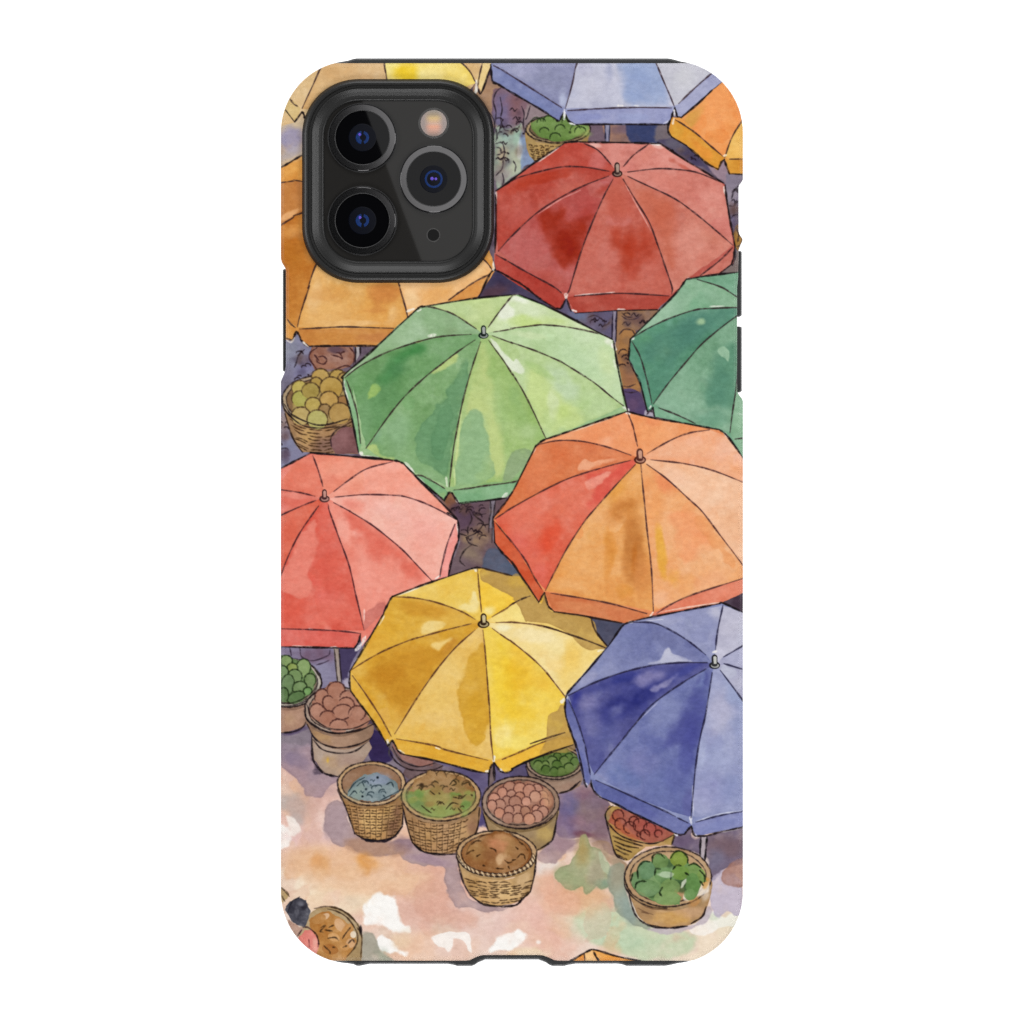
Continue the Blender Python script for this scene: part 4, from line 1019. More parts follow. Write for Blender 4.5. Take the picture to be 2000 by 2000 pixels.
    # --- dark green
    umbrella('dark green umbrella printed at the right edge', 'B1950,1790 1850,1812 1600,1842 1430,1870 1380,1932 D1390,0 970,432 960,600 1000,680 1050,780 1112,1022 1145,1012 1155,992 1172,1068 1500,1140 1700,1175 1770,1232 1900,1420 1950,1420', 'D2150,90',
             {'a': 'D2050,190 1850,85 1710,0 B1520,1872', 'b': 'D2000,168 1850,172 1650,178 1500,192 1300,255 1100,350 985,420', 'c': 'D2000,190 1850,240 1600,430 1450,590 1300,770 1160,962', 'd': 'D1980,250 1880,500 1845,780 1815,1000 1788,1195', '_e': 'D2100,300 1960,700 1960,1300'},
             [('a', 'b', 'B1430,1865 D1390,0', '8FBA96', [('B1700,1880', 160, 40, 10, 'B9D2B4', .8, 6), ('D1350,130', 140, 60, -30, '96BE9C', .6, 14), ('D1650,90', 120, 50, 0, '8AB592', .6, 12)]),
              ('b', 'c', 'D1050,700', '649F80', [('P', 'D1100,420 1350,300 1600,200 1840,190 1700,300 1560,420 1400,560 1290,640 1200,580 1100,640', '578C78', .8, 8, 6, 0), ('D1450,380', 150, 90, -35, '4F8474', .6, 18), ('D1100,420', 60, 60, 0, '5FA070', .6, 10), ('D1200,760', 90, 110, 20, '589078', .6, 14), ('D1550,285', 35, 30, -20, 'A8CC9A', .85, 3, 2), ('D1250,520', 60, 60, 0, '76A682', .5, 12)]),
              ('c', 'd', 'D1500,1140', '82B08E', [('P', 'D1640,640 1700,540 1850,480 1840,800 1800,1000 1700,980 1600,1000 1560,880 1600,780', '5E9678', .85, 6, 5, .06), ('D1700,820', 70, 130, 0, '558C76', .6, 14), ('P', 'D1690,530 1740,500 1785,540 1780,620 1740,600', '9CC4A2', .95, 2, 2, .05), ('D1400,850', 140, 120, -40, '8AB694', .6, 16), ('D1640,1080', 90, 70, 0, '6CA284', .7, 10), ('D1330,960', 70, 50, 0, '8CB998', .6, 10)]),
              ('d', '_e', 'D1800,1240 1900,1400', '90BC98', [('D1870,1100', 40, 80, 0, '9CC4A0', .6, 8)])],
             hems=['D985,450 1050,570 1085,690 1110,780 1150,960', 'D1205,992 1350,1050 1500,1122', 'D1830,1250 1900,1244'],
             vals=[('D970,440 1050,570 1110,780 1155,980 1120,1030 1000,700 955,600', '5C9A7C', ('D1060,760', 30, 120, -10, '549076', .6, 6)), ('D1160,985 1350,1050 1520,1130 1500,1150 1165,1075', '7CB08C')],
             lines=['B1850,1812 1600,1842 1430,1870', 'B1430,1870 1390,1925 D1300,100 970,432', 'D970,432 962,520 960,600', 'D960,600 1000,690 1050,790 1112,1022', 'D1112,1022 1140,1015 1155,992', 'D1155,992 1168,1065'], base='78AC8A',
             gleam=[('D960,610 1010,700', 3), ('D985,425 1000,418', 5), ('D1620,165 1740,158', 2.6), ('D1125,1000 1145,975', 3), ('B1440,1865 1460,1862', 4)])
    stroke('D1850,1040 1900,1050', 2.2, 'D9E8D8', .5)
    # --- light green
    umbrella('light green umbrella printed in the middle of the case', 'C545,750 560,720 1150,185 1210,160 1650,92 1932,66 D60,66 330,180 820,430 835,455 860,570 950,1015 940,1030 280,1260 190,1310 0,1690 C1932,1690 1880,1735 1500,1778 1445,1690 1415,1690 1380,1758 1130,1545 1040,1450 950,1425 700,1390 675,1360 620,1090 550,830', 'C1695,390',
             {'g1': 'C1640,345 1500,255 1400,205 1280,170 1210,165', 'g2': 'C1600,390 1350,410 1130,460 900,540 700,640 560,748', 'g3': 'C1630,435 1480,540 1350,640 1220,740 1050,900 900,1090 735,1325', 'g4': 'C1675,450 1620,620 1550,850 1500,1070 1460,1280 1430,1520 1420,1640',
              'g5': 'C1740,440 1850,590 1932,715 D0,710 100,870 200,1080 280,1250', 'g6': 'C1770,400 1932,462 D0,460 200,530 370,600 460,650 650,770 800,890 915,978', 'g7': 'C1780,372 1932,345 D0,341 190,318 280,315 450,330 720,385 825,432', 'g8': 'C1740,330 1830,200 1932,80 D30,66'},
             [('g8', 'g1', 'C1500,100', 'BFD392', [('C1500,180', 150, 40, 10, 'B3CC92', .6, 10), ('C1700,200', 80, 80, 0, 'CBDA9A', .6, 12), ('C1640,110', 90, 20, -5, 'C8DC92', .6, 6)]),
              ('g1', 'g2', 'C1150,185 700,580', '9CBE8F', [('C1000,420', 220, 70, -25, 'A2C296', .6, 14), ('C1450,360', 60, 26, 0, '8AA878', .7, 6), ('C1350,260', 120, 40, 25, '94B886', .6, 10), ('C640,690', 70, 30, -35, 'CFDAC4', .7, 5)]),
              ('g2', 'g3', 'C650,1000 620,800', '76A76A', [('P', 'C860,760 900,650 1000,560 1150,480 1210,500 1180,560 1080,580 1000,640 980,720 900,800', '4C9350', .85, 6, 4, .1), ('C1000,690', 100, 70, -30, '4E8A54', .7, 14), ('C1120,530', 80, 35, -15, '45924A', .75, 8), ('C870,950', 140, 200, 30, '62975E', .6, 20), ('P', 'C760,850 790,800 850,840 830,880 780,920 745,920', 'A2C466', .92, 3, 3, .1), ('C1250,620', 100, 40, -30, '6FA262', .6, 10), ('C720,1100', 60, 140, 0, '7CAA74', .6, 14)]),
              ('g3', 'g4', 'C1100,1560 900,1420', '8AB47A', [('P', 'C1440,800 1560,620 1580,760 1520,960 1470,1160 1420,1440 1380,1560 1250,1480 1150,1420 1160,1200 1260,1040', '6C9E6E', .85, 4, 4, .15), ('P', 'C1330,1060 1420,960 1440,1150 1380,1380 1300,1400 1270,1250', '639868', .7, 4, 3, .15), ('P', 'C1250,680 1380,570 1480,560 1450,640 1300,690 1250,710', 'BCD082', .95, 3, 3, .05), ('C980,1180', 130, 130, 0, '94BC8E', .6, 16), ('C820,1230', 60, 40, -50, '8AB49C', .7, 8), ('P', 'C730,1340 800,1310 860,1370 950,1410 900,1420 760,1390', 'B9CE7C', .9, 3, 3, .1), ('C1100,1440', 130, 60, 0, '86B276', .6, 10)]),
              ('g4', 'g5', 'C1932,1590', 'AAC87C', [('P', 'C1690,480 1740,600 1760,760 1800,960 1840,1200 1860,1440 1810,1560 1770,1400 1720,1260 1700,1060 1560,1040 1560,860 1600,700', 'C2D186', .9, 5, 4, .06), ('P', 'C1530,1080 1640,1020 1740,1200 1770,1400 1790,1560 1640,1630 1450,1650 1500,1300', '92BA86', .9, 4, 4, .12), ('C1850,1000', 60, 160, -10, '9CC070', .6, 14), ('D60,1050', 60, 160, -20, '98BE72', .7, 12), ('D120,1200', 100, 60, 0, 'B2CC8E', .6, 10), ('D20,860', 40, 80, -20, '8DB46A', .6, 10), ('P', 'D0,1360 160,1350 100,1500 0,1690 C1900,1690 1860,1560', '93AC80', .85, 3, 2, .1)]),
              ('g5', 'g6', 'D600,1120', 'B8D190', [('P', 'C1760,430 1932,620 D40,600 110,680 80,720 C1932,690', 'E2E8D4', .9, 3, 3, 0), ('P', 'D140,640 280,700 420,900 560,1020 590,1130 420,1180 260,1180 200,1040 120,880', 'C9DB8E', .85, 5, 5, 0), ('D420,800', 90, 180, -40, 'C3D8B4', .75, 12), ('D330,950', 40, 120, 0, 'D3E0B4', .7, 8), ('D700,960', 130, 90, 20, 'BCD69C', .6, 14), ('D420,1030', 60, 60, 0, 'C0D67C', .7, 8), ('D250,700', 140, 30, 30, 'A6C878', .7, 8)]),
              ('g6', 'g7', 'D900,780', 'C2DAA8', [('D480,560', 180, 110, 20, 'BEDAAA', .6, 18), ('D780,640', 60, 130, -10, 'CFE0A8', .7, 12), ('D160,400', 150, 26, 8, 'CFDFB0', .7, 8), ('D640,700', 100, 60, 30, 'B6D6A0', .5, 12), ('D790,450', 30, 40, 0, 'F0EFE4', .9, 5)]),
              ('g7', 'g8', 'D400,215', 'CFDFAE', [('C1890,210', 70, 60, -40, 'E6EAD8', .9, 5), ('D100,290', 130, 50, 10, 'C3DA80', .85, 6), ('D350,280', 120, 36, 12, 'C6DB84', .8, 6), ('D150,180', 150, 60, 20, 'D8E4C0', .7, 12), ('D60,100', 60, 30, 0, 'F0F2E6', .8, 6), ('D600,350', 100, 30, 25, 'D8E6BC', .6, 8)])],
             hems=['C575,770 620,900 660,1040 692,1285', 'C1130,1545 1200,1555 1270,1592 1380,1655', 'C1455,1667 1600,1650 1700,1635 1932,1605 D60,1585'],
             vals=[('C550,760 575,770 620,900 660,1040 695,1300 670,1350 610,1090', '84B67E'), ('C1120,1540 1200,1552 1380,1655 1410,1690 1380,1765', '7FB47C', ('C1370,1700', 30, 40, 0, 'A8C47A', .8, 4)), ('C1440,1668 1600,1650 1700,1635 1940,1603 D60,1585 0,1700 C1880,1740 1500,1790', '86B684', ('C1600,1720', 100, 30, 0, '78AE7C', .6, 6))],
             lines=['C547,750 560,720 800,510 1150,187', 'C1150,187 1180,165 1215,160', 'C1215,160 1650,92 1932,66', 'D60,66 330,180 825,432', 'D830,450 850,560 880,720 948,1012', 'C547,750 550,830 585,950 620,1090 672,1355', 'C700,1392 830,1405 950,1425', 'C1130,1545 1300,1690 1378,1757', 'C1378,1757 1395,1720 1415,1690 1440,1692', 'C1440,1692 1465,1735 1500,1776', 'C1500,1776 1700,1755 1885,1733'],
             finial=('C1698,400', 95, 72, 'B9BCB8', '23302C'), base='9CC086',
             gleam=[('C555,770 555,830 600,960', 4), ('C690,1360 700,1375', 6.5), ('C700,1385 840,1398', 2.4), ('C1050,1440 1130,1520', 4.5), ('C1150,1550 1220,1625', 4), ('C1390,1560 1400,1640', 5, 'DDE6CC'), ('C1455,1480 1462,1630', 3, 'CFE09C'), ('C1850,1740 1895,1690', 5), ('D820,470 850,520', 7), ('D835,600 850,680', 3), ('D910,990 960,1015', 6), ('C1520,1030 1470,1460', 4, 'CBDA92'), ('C1240,405 1310,390', 5.5), ('C1140,455 1200,445', 4, 'C0D480'), ('C1150,205 1190,185', 3), ('C1470,1745 1495,1768', 4)])
    # --- orange (right middle)
    umbrella('orange and coral umbrella printed right of centre', 'D190,1308 280,1250 600,1140 950,1022 1100,1062 1700,1172 1770,1230 1900,1410 1950,1500 F1950,640 1700,752 1135,862 940,908 900,912 600,857 340,822 300,780 265,662 245,700 222,748 70,520 0,405 E1932,430 1790,250 1780,70 C1790,1890 D0,1690', 'D1050,1405',
             {'o1': 'D1030,1310 1000,1180 980,1110 950,1035', 'o2': 'D975,1380 800,1320 600,1272 440,1262 330,1268 200,1300', 'o3': 'D970,1425 750,1480 500,1560 300,1650 0,1815 C1860,1860 1790,1905', 'o4': 'D1010,1460 850,1630 700,1800 590,1932 F590,84 450,300 350,490 275,645',
              'o5': 'D1055,1460 1075,1650 1100,1900 F1095,0 1120,250 1145,500 1158,815', 'o6': 'D1105,1455 1250,1560 1450,1740 1620,1932 F1560,0 1700,180 1920,470', 'o7': 'D1140,1420 1400,1450 1650,1510 1920,1612', 'o8': 'D1110,1370 1300,1260 1450,1200 1620,1172'},
             [('o1', 'o2', 'D280,1250', 'F0A172', [('D700,1190', 160, 60, -15, 'EE9A66', .6, 12), ('D900,1280', 90, 50, 10, 'EFA06C', .6, 10)]),
              ('o2', 'o3', 'D100,1500', 'E3804F', [('D380,1380', 150, 90, 0, 'DF7040', .6, 16), ('D200,1560', 120, 120, -40, 'E88A5E', .6, 16), ('P', 'D540,1500 590,1410 650,1430 700,1420 860,1415 700,1460 620,1490', 'EFB08C', .9, 3, 3, .06), ('D800,1380', 110, 26, 12, 'EA9468', .6, 8)]),
              ('o3', 'o4', 'F0,250 E1800,90', 'E9745A', [('P', 'D620,1560 720,1520 980,1440 860,1600 740,1740 640,1780 680,1660', 'E65A4C', .85, 6, 5, .08), ('P', 'D600,1600 800,1520 760,1570 640,1660', 'F0A08C', .9, 3, 3, .05), ('D100,1840', 160, 90, -35, 'EC7E66', .6, 16), ('F300,230', 60, 120, 20, 'EA4E30', .75, 12), ('F330,120', 80, 90, 0, 'E8593C', .6, 14), ('F100,300', 120, 100, 50, 'EA7468', .7, 16), ('F120,120', 120, 70, 0, 'EE8A74', .6, 14), ('D430,1800', 160, 80, -40, 'E67050', .6, 16), ('F240,520', 60, 80, 20, 'EC7466', .7, 10)]),
              ('o4', 'o5', 'F600,710', 'EAAA68', [('F800,330', 50, 180, 4, 'DD8D38', .8, 9), ('F1000,300', 90, 260, 2, 'C97C38', .85, 12), ('D920,1860', 120, 90, -30, 'D08038', .8, 12), ('F1010,390', 30, 120, 3, 'C66E22', .75, 7), ('F1060,540', 70, 160, 0, 'D98C4C', .7, 10), ('F960,650', 60, 60, -20, 'DE943C', .8, 6), ('F640,420', 140, 180, 30, 'ECB072', .6, 18), ('D880,1640', 60, 100, 30, 'E4A450', .7, 12), ('F480,600', 130, 40, 10, 'EDB67C', .6, 10)]),
              ('o5', 'o6', 'F1300,760 1500,670 1950,530', 'EFAE78', [('F1220,300', 40, 220, -6, 'E8AE44', .8, 8), ('F1320,560', 70, 50, 30, 'E8A83E', .7, 8), ('P', 'F1290,30 1420,0 1560,40 1640,200 1560,330 1420,400 1360,260', 'F2A070', .75, 6, 5, 0), ('P', 'F1500,40 1590,60 1700,200 1830,380 1800,460 1690,340 1600,240', 'EBA066', .8, 4, 4, .08), ('D1260,1600', 90, 60, 40, 'EE8C5C', .7, 10), ('D1180,1800', 60, 100, 0, 'EDA060', .6, 12), ('F1650,560', 130, 60, -20, 'F0B084', .6, 12), ('F1220,720', 60, 70, 0, 'F4BE98', .7, 8)]),
              ('o6', 'o7', 'D1950,1900', 'F3C29E', [('D1500,1640', 160, 80, 30, 'F4C8A8', .6, 16), ('F1800,100', 90, 120, 0, 'EEB890', .7, 12), ('D1350,1560', 90, 50, 30, 'F6CCB0', .6, 8)]),
              ('o7', 'o8', 'D1900,1400 1770,1230', 'F2B48E', [('D1500,1330', 180, 60, 0, 'F3BA96', .6, 14), ('D1250,1420', 100, 26, 5, 'F2A87C', .7, 8), ('D1850,1500', 60, 60, 0, 'F2AC7C', .6, 10)]),
              ('o8', 'o1', 'D1300,1100', 'F0A470', [('D1150,1200', 130, 60, 10, 'F2AC76', .6, 12)])],
             hems=['E1800,90 1860,165 F0,248 110,395 180,530 242,632', 'F318,667 600,712 850,762 1105,832', 'F1190,830 1300,762 1500,672 1900,543'],
             vals=[('E1785,70 1932,245 F0,248 180,530 260,650 222,750 0,410 E1932,435 1785,255', 'DE6842', ('F60,400', 120, 40, 55, 'E0704C', .6, 8)), ('F268,655 600,712 850,762 1158,838 940,915 600,865 340,830', 'DE8859', ('F520,770', 180, 30, 8, 'E0905E', .6, 8), ('F900,840', 120, 26, 8, 'DA7E50', .7, 6)), ('F1150,835 1300,762 1500,672 1950,530 1950,650 1700,755 1140,865', 'E9886A', ('F1650,680', 140, 30, -18, 'EE9478', .6, 6))],
             lines=['D190,1310 230,1275 285,1248', 'D285,1248 600,1140 950,1020', 'D950,1025 1100,1062 1400,1118 1700,1172', 'D1700,1172 1770,1228 1900,1412', 'D190,1310 0,1690', 'C1932,1685 1870,1780 1782,1895', 'E1782,75 1790,250', 'E1790,250 1850,330 F0,412 70,520 220,745', 'F220,745 245,700 265,662', 'F265,662 285,740 305,785 345,820', 'F345,820 600,857 900,910'],
             finial=('D1048,1420', 105, 86, 'D9A88E', '5C2E28'), base='E9935F', rib='4A2A2E',
             gleam=[('D195,1320 170,1370', 2.4, 'F4DCC8'), ('F262,672 268,740', 5.5, 'F4E8C8'), ('D930,1030 970,1040', 5), ('D1740,1200 1775,1240', 4.5), ('D500,1190 820,1075', 2, 'E8D8C0'), ('F60,525 200,730', 2, 'F0D8C8'), ('F1190,830 1500,770 1720,740', 2.6, 'F3DCCC'), ('F1130,855 1160,820', 4)])
    # --- salmon (left)
    umbrella('salmon pink umbrella printed at the left edge', 'C-40,1530 35,1492 280,1362 310,1366 950,1425 1040,1450 1130,1545 1480,1905 E1490,70 1490,232 1440,370 1410,532 950,690 880,830 700,1110 690,1000 640,1117 420,1110 40,1105 -40,1105', 'C393,1725',
             {'s1': 'C380,1640 340,1500 297,1385', 's2': 'C470,1680 600,1580 750,1490 955,1435', 's3': 'C480,1725 700,1705 950,1710 1040,1720 1200,1770 1350,1840 1475,1910', 's4': 'C470,1770 600,1840 760,1932 E610,0 800,120 1000,280 1130,410 1275,565',
              's5': 'C425,1790 480,1932 E435,0 510,200 600,450 660,720 718,970', 's6': 'C345,1800 250,1932 E310,0 200,160 100,350 20,560', 's7': 'C325,1755 200,1800 -20,1900', 's8': 'C315,1718 200,1690 -20,1655'},
             [('s8', 's1', 'C200,1400 -40,1520', 'EC8068', [('C150,1550', 140, 80, -20, 'E9775E', .6, 14), ('C80,1480', 60, 40, -20, 'F0947E', .6, 8)]),
              ('s1', 's2', 'C600,1390', 'F19E86', [('C500,1500', 130, 60, -20, 'F2A892', .6, 12), ('C330,1420', 40, 40, 0, 'EE8E76', .6, 8)]),
              ('s2', 's3', 'C1040,1450 1300,1700', 'F3A894', [('C900,1580', 180, 80, 20, 'F2A08A', .6, 16), ('C660,1640', 110, 40, -20, 'EE947C', .6, 12), ('C1150,1700', 120, 50, 35, 'F4B2A2', .6, 10)]),
              ('s3', 's4', 'E1490,100 1380,400 1340,540', 'F3B4A4', [('E1200,150', 140, 100, 20, 'F2ACA0', .6, 16), ('C620,1800', 100, 40, 25, 'EE8A78', .7, 10), ('E1180,300', 100, 100, 30, 'EFA08E', .5, 16), ('C950,1850', 180, 60, 20, 'F4BCB0', .6, 14)]),
              ('s4', 's5', 'E1000,690 900,800 740,960', 'F0917E', [('P', 'E560,0 700,60 900,200 1060,340 1200,520 1080,540 1000,400 880,380 840,410 780,330 700,250 640,150', 'EA6E5A', .8, 7, 6, .05), ('E720,520', 70, 200, -12, 'F2A494', .6, 14), ('E560,160', 50, 100, -20, 'F4B0A0', .7, 8), ('E900,560', 120, 100, 0, 'F09C8A', .6, 14), ('P', 'E730,850 780,790 890,740 880,840 760,1010 715,960', 'CF746A', .85, 3, 3, .12), ('E640,170', 40, 30, 0, 'F6C4B8', .6, 6)]),
              ('s5', 's6', 'E300,965 -20,960', 'E86C5A', [('P', 'E310,60 340,180 300,380 250,500 310,570 300,660 210,690 60,660 20,560 120,360 220,160', 'EF8C7A', .9, 4, 4, .1), ('E430,480', 90, 200, -10, 'E2604E', .6, 16), ('E450,800', 160, 100, 0, 'EB7866', .6, 16), ('E120,800', 130, 90, 0, 'E55C48', .7, 14), ('E250,870', 120, 40, 0, 'EC7C6C', .6, 10), ('E420,960', 30, 25, 0, 'F0A496', .6, 5)]),
              ('s6', 's7', 'E-20,300', 'E56A50', [('E100,180', 90, 120, 30, 'E46248', .6, 14)]),
              ('s7', 's8', 'C-40,1800', 'E9806E', [('C150,1770', 120, 40, 0, 'E66A58', .6, 10), ('C120,1710', 100, 20, 5, 'F09888', .6, 6)])],
             hems=['E1462,100 1400,262 1360,420 1342,532', 'E40,956 300,965 500,975 682,997'],
             vals=[('E1490,75 1462,100 1400,262 1342,540 1415,540 1500,235', 'F29C92', ('E1440,200', 20, 80, 15, 'F4B0A8', .6, 4)), ('E-40,956 300,965 500,975 690,997 640,1125 -40,1110', 'E4675A', ('E400,1040', 200, 30, 0, 'E86E62', .6, 8), ('E650,1040', 40, 40, 0, 'DC7A6C', .7, 6))],
             lines=['C20,1500 150,1432 280,1362', 'C280,1362 310,1364 600,1392 950,1425', 'C950,1425 1000,1432 1045,1455', 'C1045,1455 1300,1720 1480,1905', 'E1400,5 1450,35 1488,70', 'E1488,70 1495,150 1492,232', 'E1492,232 1442,370 1410,530', 'E30,1105 420,1112 640,1117', 'E640,1117 670,1070 692,1000'],
             finial=('C393,1740', 90, 70, 'D9A698', '4A2A2C'), base='EC8270', rib='4A262E',
             gleam=[('E1480,90 1490,200', 3.4), ('E440,1112 500,1112', 4), ('E130,1098 320,1102', 2.2), ('E645,1140 690,1090 730,1020', 6), ('E1400,10 1450,45', 3), ('E720,800 715,900', 3, 'F6D4CA'), ('E260,955 300,962', 3, 'F6D4CA'), ('E1300,550 1350,520', 3.4)])
    # --- yellow
    umbrella('golden yellow umbrella printed at the lower centre', 'E600,1310 880,830 945,692 1410,530 1600,465 1680,459 1932,527 F0,527 70,525 222,748 265,665 300,785 345,822 600,857 650,880 700,1010 790,1105 450,1500 440,1680 525,1940 H500,60 250,150 0,257 G1932,270 1880,292 1810,235 1780,205 1742,292 1600,270 1300,192 1050,142 990,100 950,28 910,72 870,-10 E880,1870 760,1680 608,1470', 'E1695,905',
             {'y1': 'E1680,820 1665,640 1650,470', 'y2': 'E1630,880 1500,810 1300,740 1100,700 955,695', 'y3': 'E1595,918 1400,965 1200,1020 1110,1045 900,1130 750,1210 610,1300', 'y4': 'E1630,970 1480,1100 1300,1310 1150,1530 970,1822', 'y5': 'E1695,970 1720,1250 1745,1600 1770,1932 G1760,0 1780,190',
              'y6': 'E1770,955 1900,1045 F0,1065 130,1170 250,1280 340,1390 440,1520', 'y7': 'E1800,908 1932,905 F0,905 200,925 400,980 600,1050 780,1118', 'y8': 'E1770,862 1880,795 F0,756 80,715 150,690'},
             [('y1', 'y2', 'E1400,530', 'EBC75E', [('E1400,640', 160, 60, -15, 'E9C055', .6, 12), ('P', 'E1610,660 1640,680 1650,800 1600,830 1500,780 1580,750', 'F5E4A8', .9, 4, 3, .04), ('E1150,650', 100, 30, -15, 'F0D480', .6, 8)]),
              ('y2', 'y3', 'E880,830', 'DFB048', [('E1200,800', 200, 60, 10, 'CF9430', .75, 12), ('P', 'E1200,940 1260,900 1350,890 1385,920 1340,960 1210,1000', 'F1D894', .9, 4, 3, .04), ('E950,950', 140, 120, -40, 'DCA838', .6, 16), ('E1480,900', 90, 40, 10, 'E2B44E', .6, 10), ('E780,1150', 100, 60, -40, 'E2B24C', .6, 10)]),
              ('y3', 'y4', 'E860,1690', 'DCAA42', [('P', 'E730,1330 800,1250 960,1160 1120,1090 1300,1100 1420,1030 1460,1080 1300,1280 1150,1500 1020,1660 900,1560 800,1420', 'CE922C', .88, 6, 5, .1), ('E920,1330', 130, 70, -20, 'C78420', .65, 12), ('E1150,1200', 120, 60, -30, 'D49A34', .6, 12), ('P', 'E1280,1080 1440,1040 1360,1110 1320,1130', 'EFD28A', .85, 4, 3, .04), ('E1080,1480', 90, 100, 30, 'C88A26', .55, 14), ('E680,1320', 60, 50, 0, 'E6BE64', .7, 8), ('E960,1680', 60, 80, 20, 'E0B052', .6, 10), ('E1400,1120', 30, 90, 40, 'C98C36', .6, 6)]),
              ('y4', 'y5', 'E1300,1915', 'E8C06A', [('P', 'E1590,1180 1700,1060 1730,1300 1750,1700 1700,1880 1620,1900 1560,1820 1520,1700 1500,1500 1540,1330', 'D6A53A', .85, 4, 4, .14), ('E1640,1640', 80, 160, 0, 'D39E2C', .6, 14), ('E1300,1500', 130, 130, 30, 'EAC672', .6, 16), ('E1440,1300', 90, 100, 30, 'ECCC7E', .6, 12), ('E1250,1800', 200, 60, 5, 'E6B855', .6, 14), ('P', 'G1580,-20 1710,-20 1690,40 1630,70', 'D8A83C', .8, 3, 2, .1)]),
              ('y5', 'y6', 'G1932,140 H370,0 F440,1690', 'F1D25E', [('E1880,1400', 90, 330, -10, 'F0CC3C', .7, 18), ('P', 'F0,1080 130,1190 200,1260 340,1400 300,1460 120,1440 20,1500', 'EFC34A', .85, 7, 5, .04), ('F30,1380', 110, 150, -20, 'EDBE30', .7, 16), ('F100,1640', 160, 60, 0, 'EFC63A', .6, 14), ('E1850,1840', 80, 80, 0, 'F6E6A4', .8, 10), ('F230,1850', 100, 70, 0, 'F2DA7C', .6, 12), ('F20,1890', 130, 50, 0, 'F4E07C', .7, 10), ('F300,1600', 100, 60, 0, 'F3D46A', .6, 10), ('E1800,1120', 40, 110, -15, 'F2D264', .6, 10)]),
              ('y6', 'y7', 'F660,1290', 'F3DC9A', [('F160,1010', 200, 60, 12, 'F6E6B8', .75, 12), ('P', 'F480,1040 640,1080 760,1110 620,1280 450,1480 380,1380 350,1300 420,1220', 'F1D27C', .85, 6, 5, .04), ('F480,1200', 50, 100, 20, 'EFC662', .6, 10), ('F330,1150', 60, 120, 20, 'F4E2A8', .6, 10), ('E1870,950', 60, 24, 0, 'F6EEC8', .8, 6)]),
              ('y7', 'y8', 'F700,1000 400,850', 'F1D27E', [('F40,830', 90, 60, 10, 'F5E08A', .7, 10), ('E1850,850', 80, 40, -20, 'F6E08C', .7, 8)]),
              ('y8', 'y1', 'F70,525 E1932,525', 'F3CC50', [('E1800,680', 110, 120, 0, 'F4D05A', .6, 10), ('E1740,820', 40, 30, 0, 'F6E6A4', .8, 6)])],
             hems=['E622,1342 750,1520 860,1690 942,1842', 'E985,1862 1300,1917 G1400,106 1733,187', 'G1850,182 H0,148 200,60 375,0', 'F150,1900 300,1850 435,1810'],
             vals=[('E600,1320 622,1342 750,1520 940,1842 905,1890 870,1860 760,1685 600,1475', 'DFAE42'), ('E960,1855 1300,1917 G1400,110 1780,195 1742,300 1600,280 1050,150 980,100', 'E2B044', ('G1300,150', 200, 20, 14, 'DCA53A', .6, 5), ('G1640,230', 90, 20, 12, 'EDB83E', .6, 5)), ('G1790,200 1932,140 H200,60 400,-10 500,20 500,70 250,155 0,262 G1880,300', 'EEC352', ('H300,60', 90, 30, -20, 'E8B64A', .6, 6), ('H100,160', 90, 30, -20, 'F0BE48', .6, 6))],
             lines=['E600,1310 740,1080 880,830', 'E880,830 915,750 950,692', 'E950,692 1180,605 1410,530', 'E1410,530 1600,466', 'E1600,466 1640,456 1690,460', 'E1690,460 1932,525', 'F650,880 680,970 730,1040 785,1102', 'E602,1310 600,1400 610,1472', 'E610,1472 690,1580 780,1700 900,1890', 'G895,30 915,72', 'G915,72 930,45 950,30 975,70', 'G975,70 1000,115 1050,142', 'G1050,142 1300,192 1600,272 1740,295', 'G1740,295 1760,240 1782,208', 'G1782,208 1810,245 1835,280', 'G1835,280 1880,290 1932,270 H0,257', 'H0,257 120,200 250,150 500,62'],
             finial=('E1698,920', 100, 80, 'D9CBA0', '3A2A1C'), base='E6BC58', rib='5A3226',
             gleam=[('E1000,685 1250,590', 2.2), ('E885,850 840,930', 2), ('E690,1150 640,1230', 2), ('G905,20 920,60', 6, 'E8E8EA'), ('G990,105 1050,132', 4), ('G1300,85 1345,98', 3), ('G1715,290 1745,270', 5), ('G1785,150 1782,200', 5, 'F2EEE6'), ('G1830,265 1850,285', 5), ('F405,1560 430,1530', 7), ('F700,1145 760,1120', 4, 'F5EEDC'), ('E1580,470 1640,462', 3), ('H470,45 500,30', 3), ('E1640,480 1630,470', 5)])
    # shade the orange and blue umbrellas throw onto the yellow one in the picture
    tone = hexc('BE9A58')
    for s, a in (('E1670,545 1740,590 1932,700 F0,712 50,760 110,885 130,890 240,905 360,935 480,1010 560,1090 640,1135 700,1130 780,1112 700,1010 650,880 345,822 300,785 265,665 222,748 70,525 0,527 E1932,527 1690,462', .92),
                 ('F300,1672 370,1630 400,1580 442,1600 440,1680 530,1940 270,1960 285,1850', .85)):
        patch(s, tone, a, 1.6, None, 1.2, .12)
    for x in ('F0,752 80,715 150,690', 'F240,930 400,980 600,1050 780,1118', 'F150,1900 300,1850 435,1810', 'F650,880 680,970 730,1040 785,1102', 'E1690,460 1800,490 1932,525', 'F220,745 245,700 265,662', 'F265,662 285,740 305,785 345,820', 'F345,820 600,857 900,910', 'F0,405 70,520 220,745'):
        stroke(x, 3.2, '3A2A26', .85)
    patch('H250,150 270,60 430,-10 510,50', 'C9A050', .75, 2, None, 1.5, .1)
    stroke('H0,257 120,200 250,150 500,62', 3.8, INK, .95)
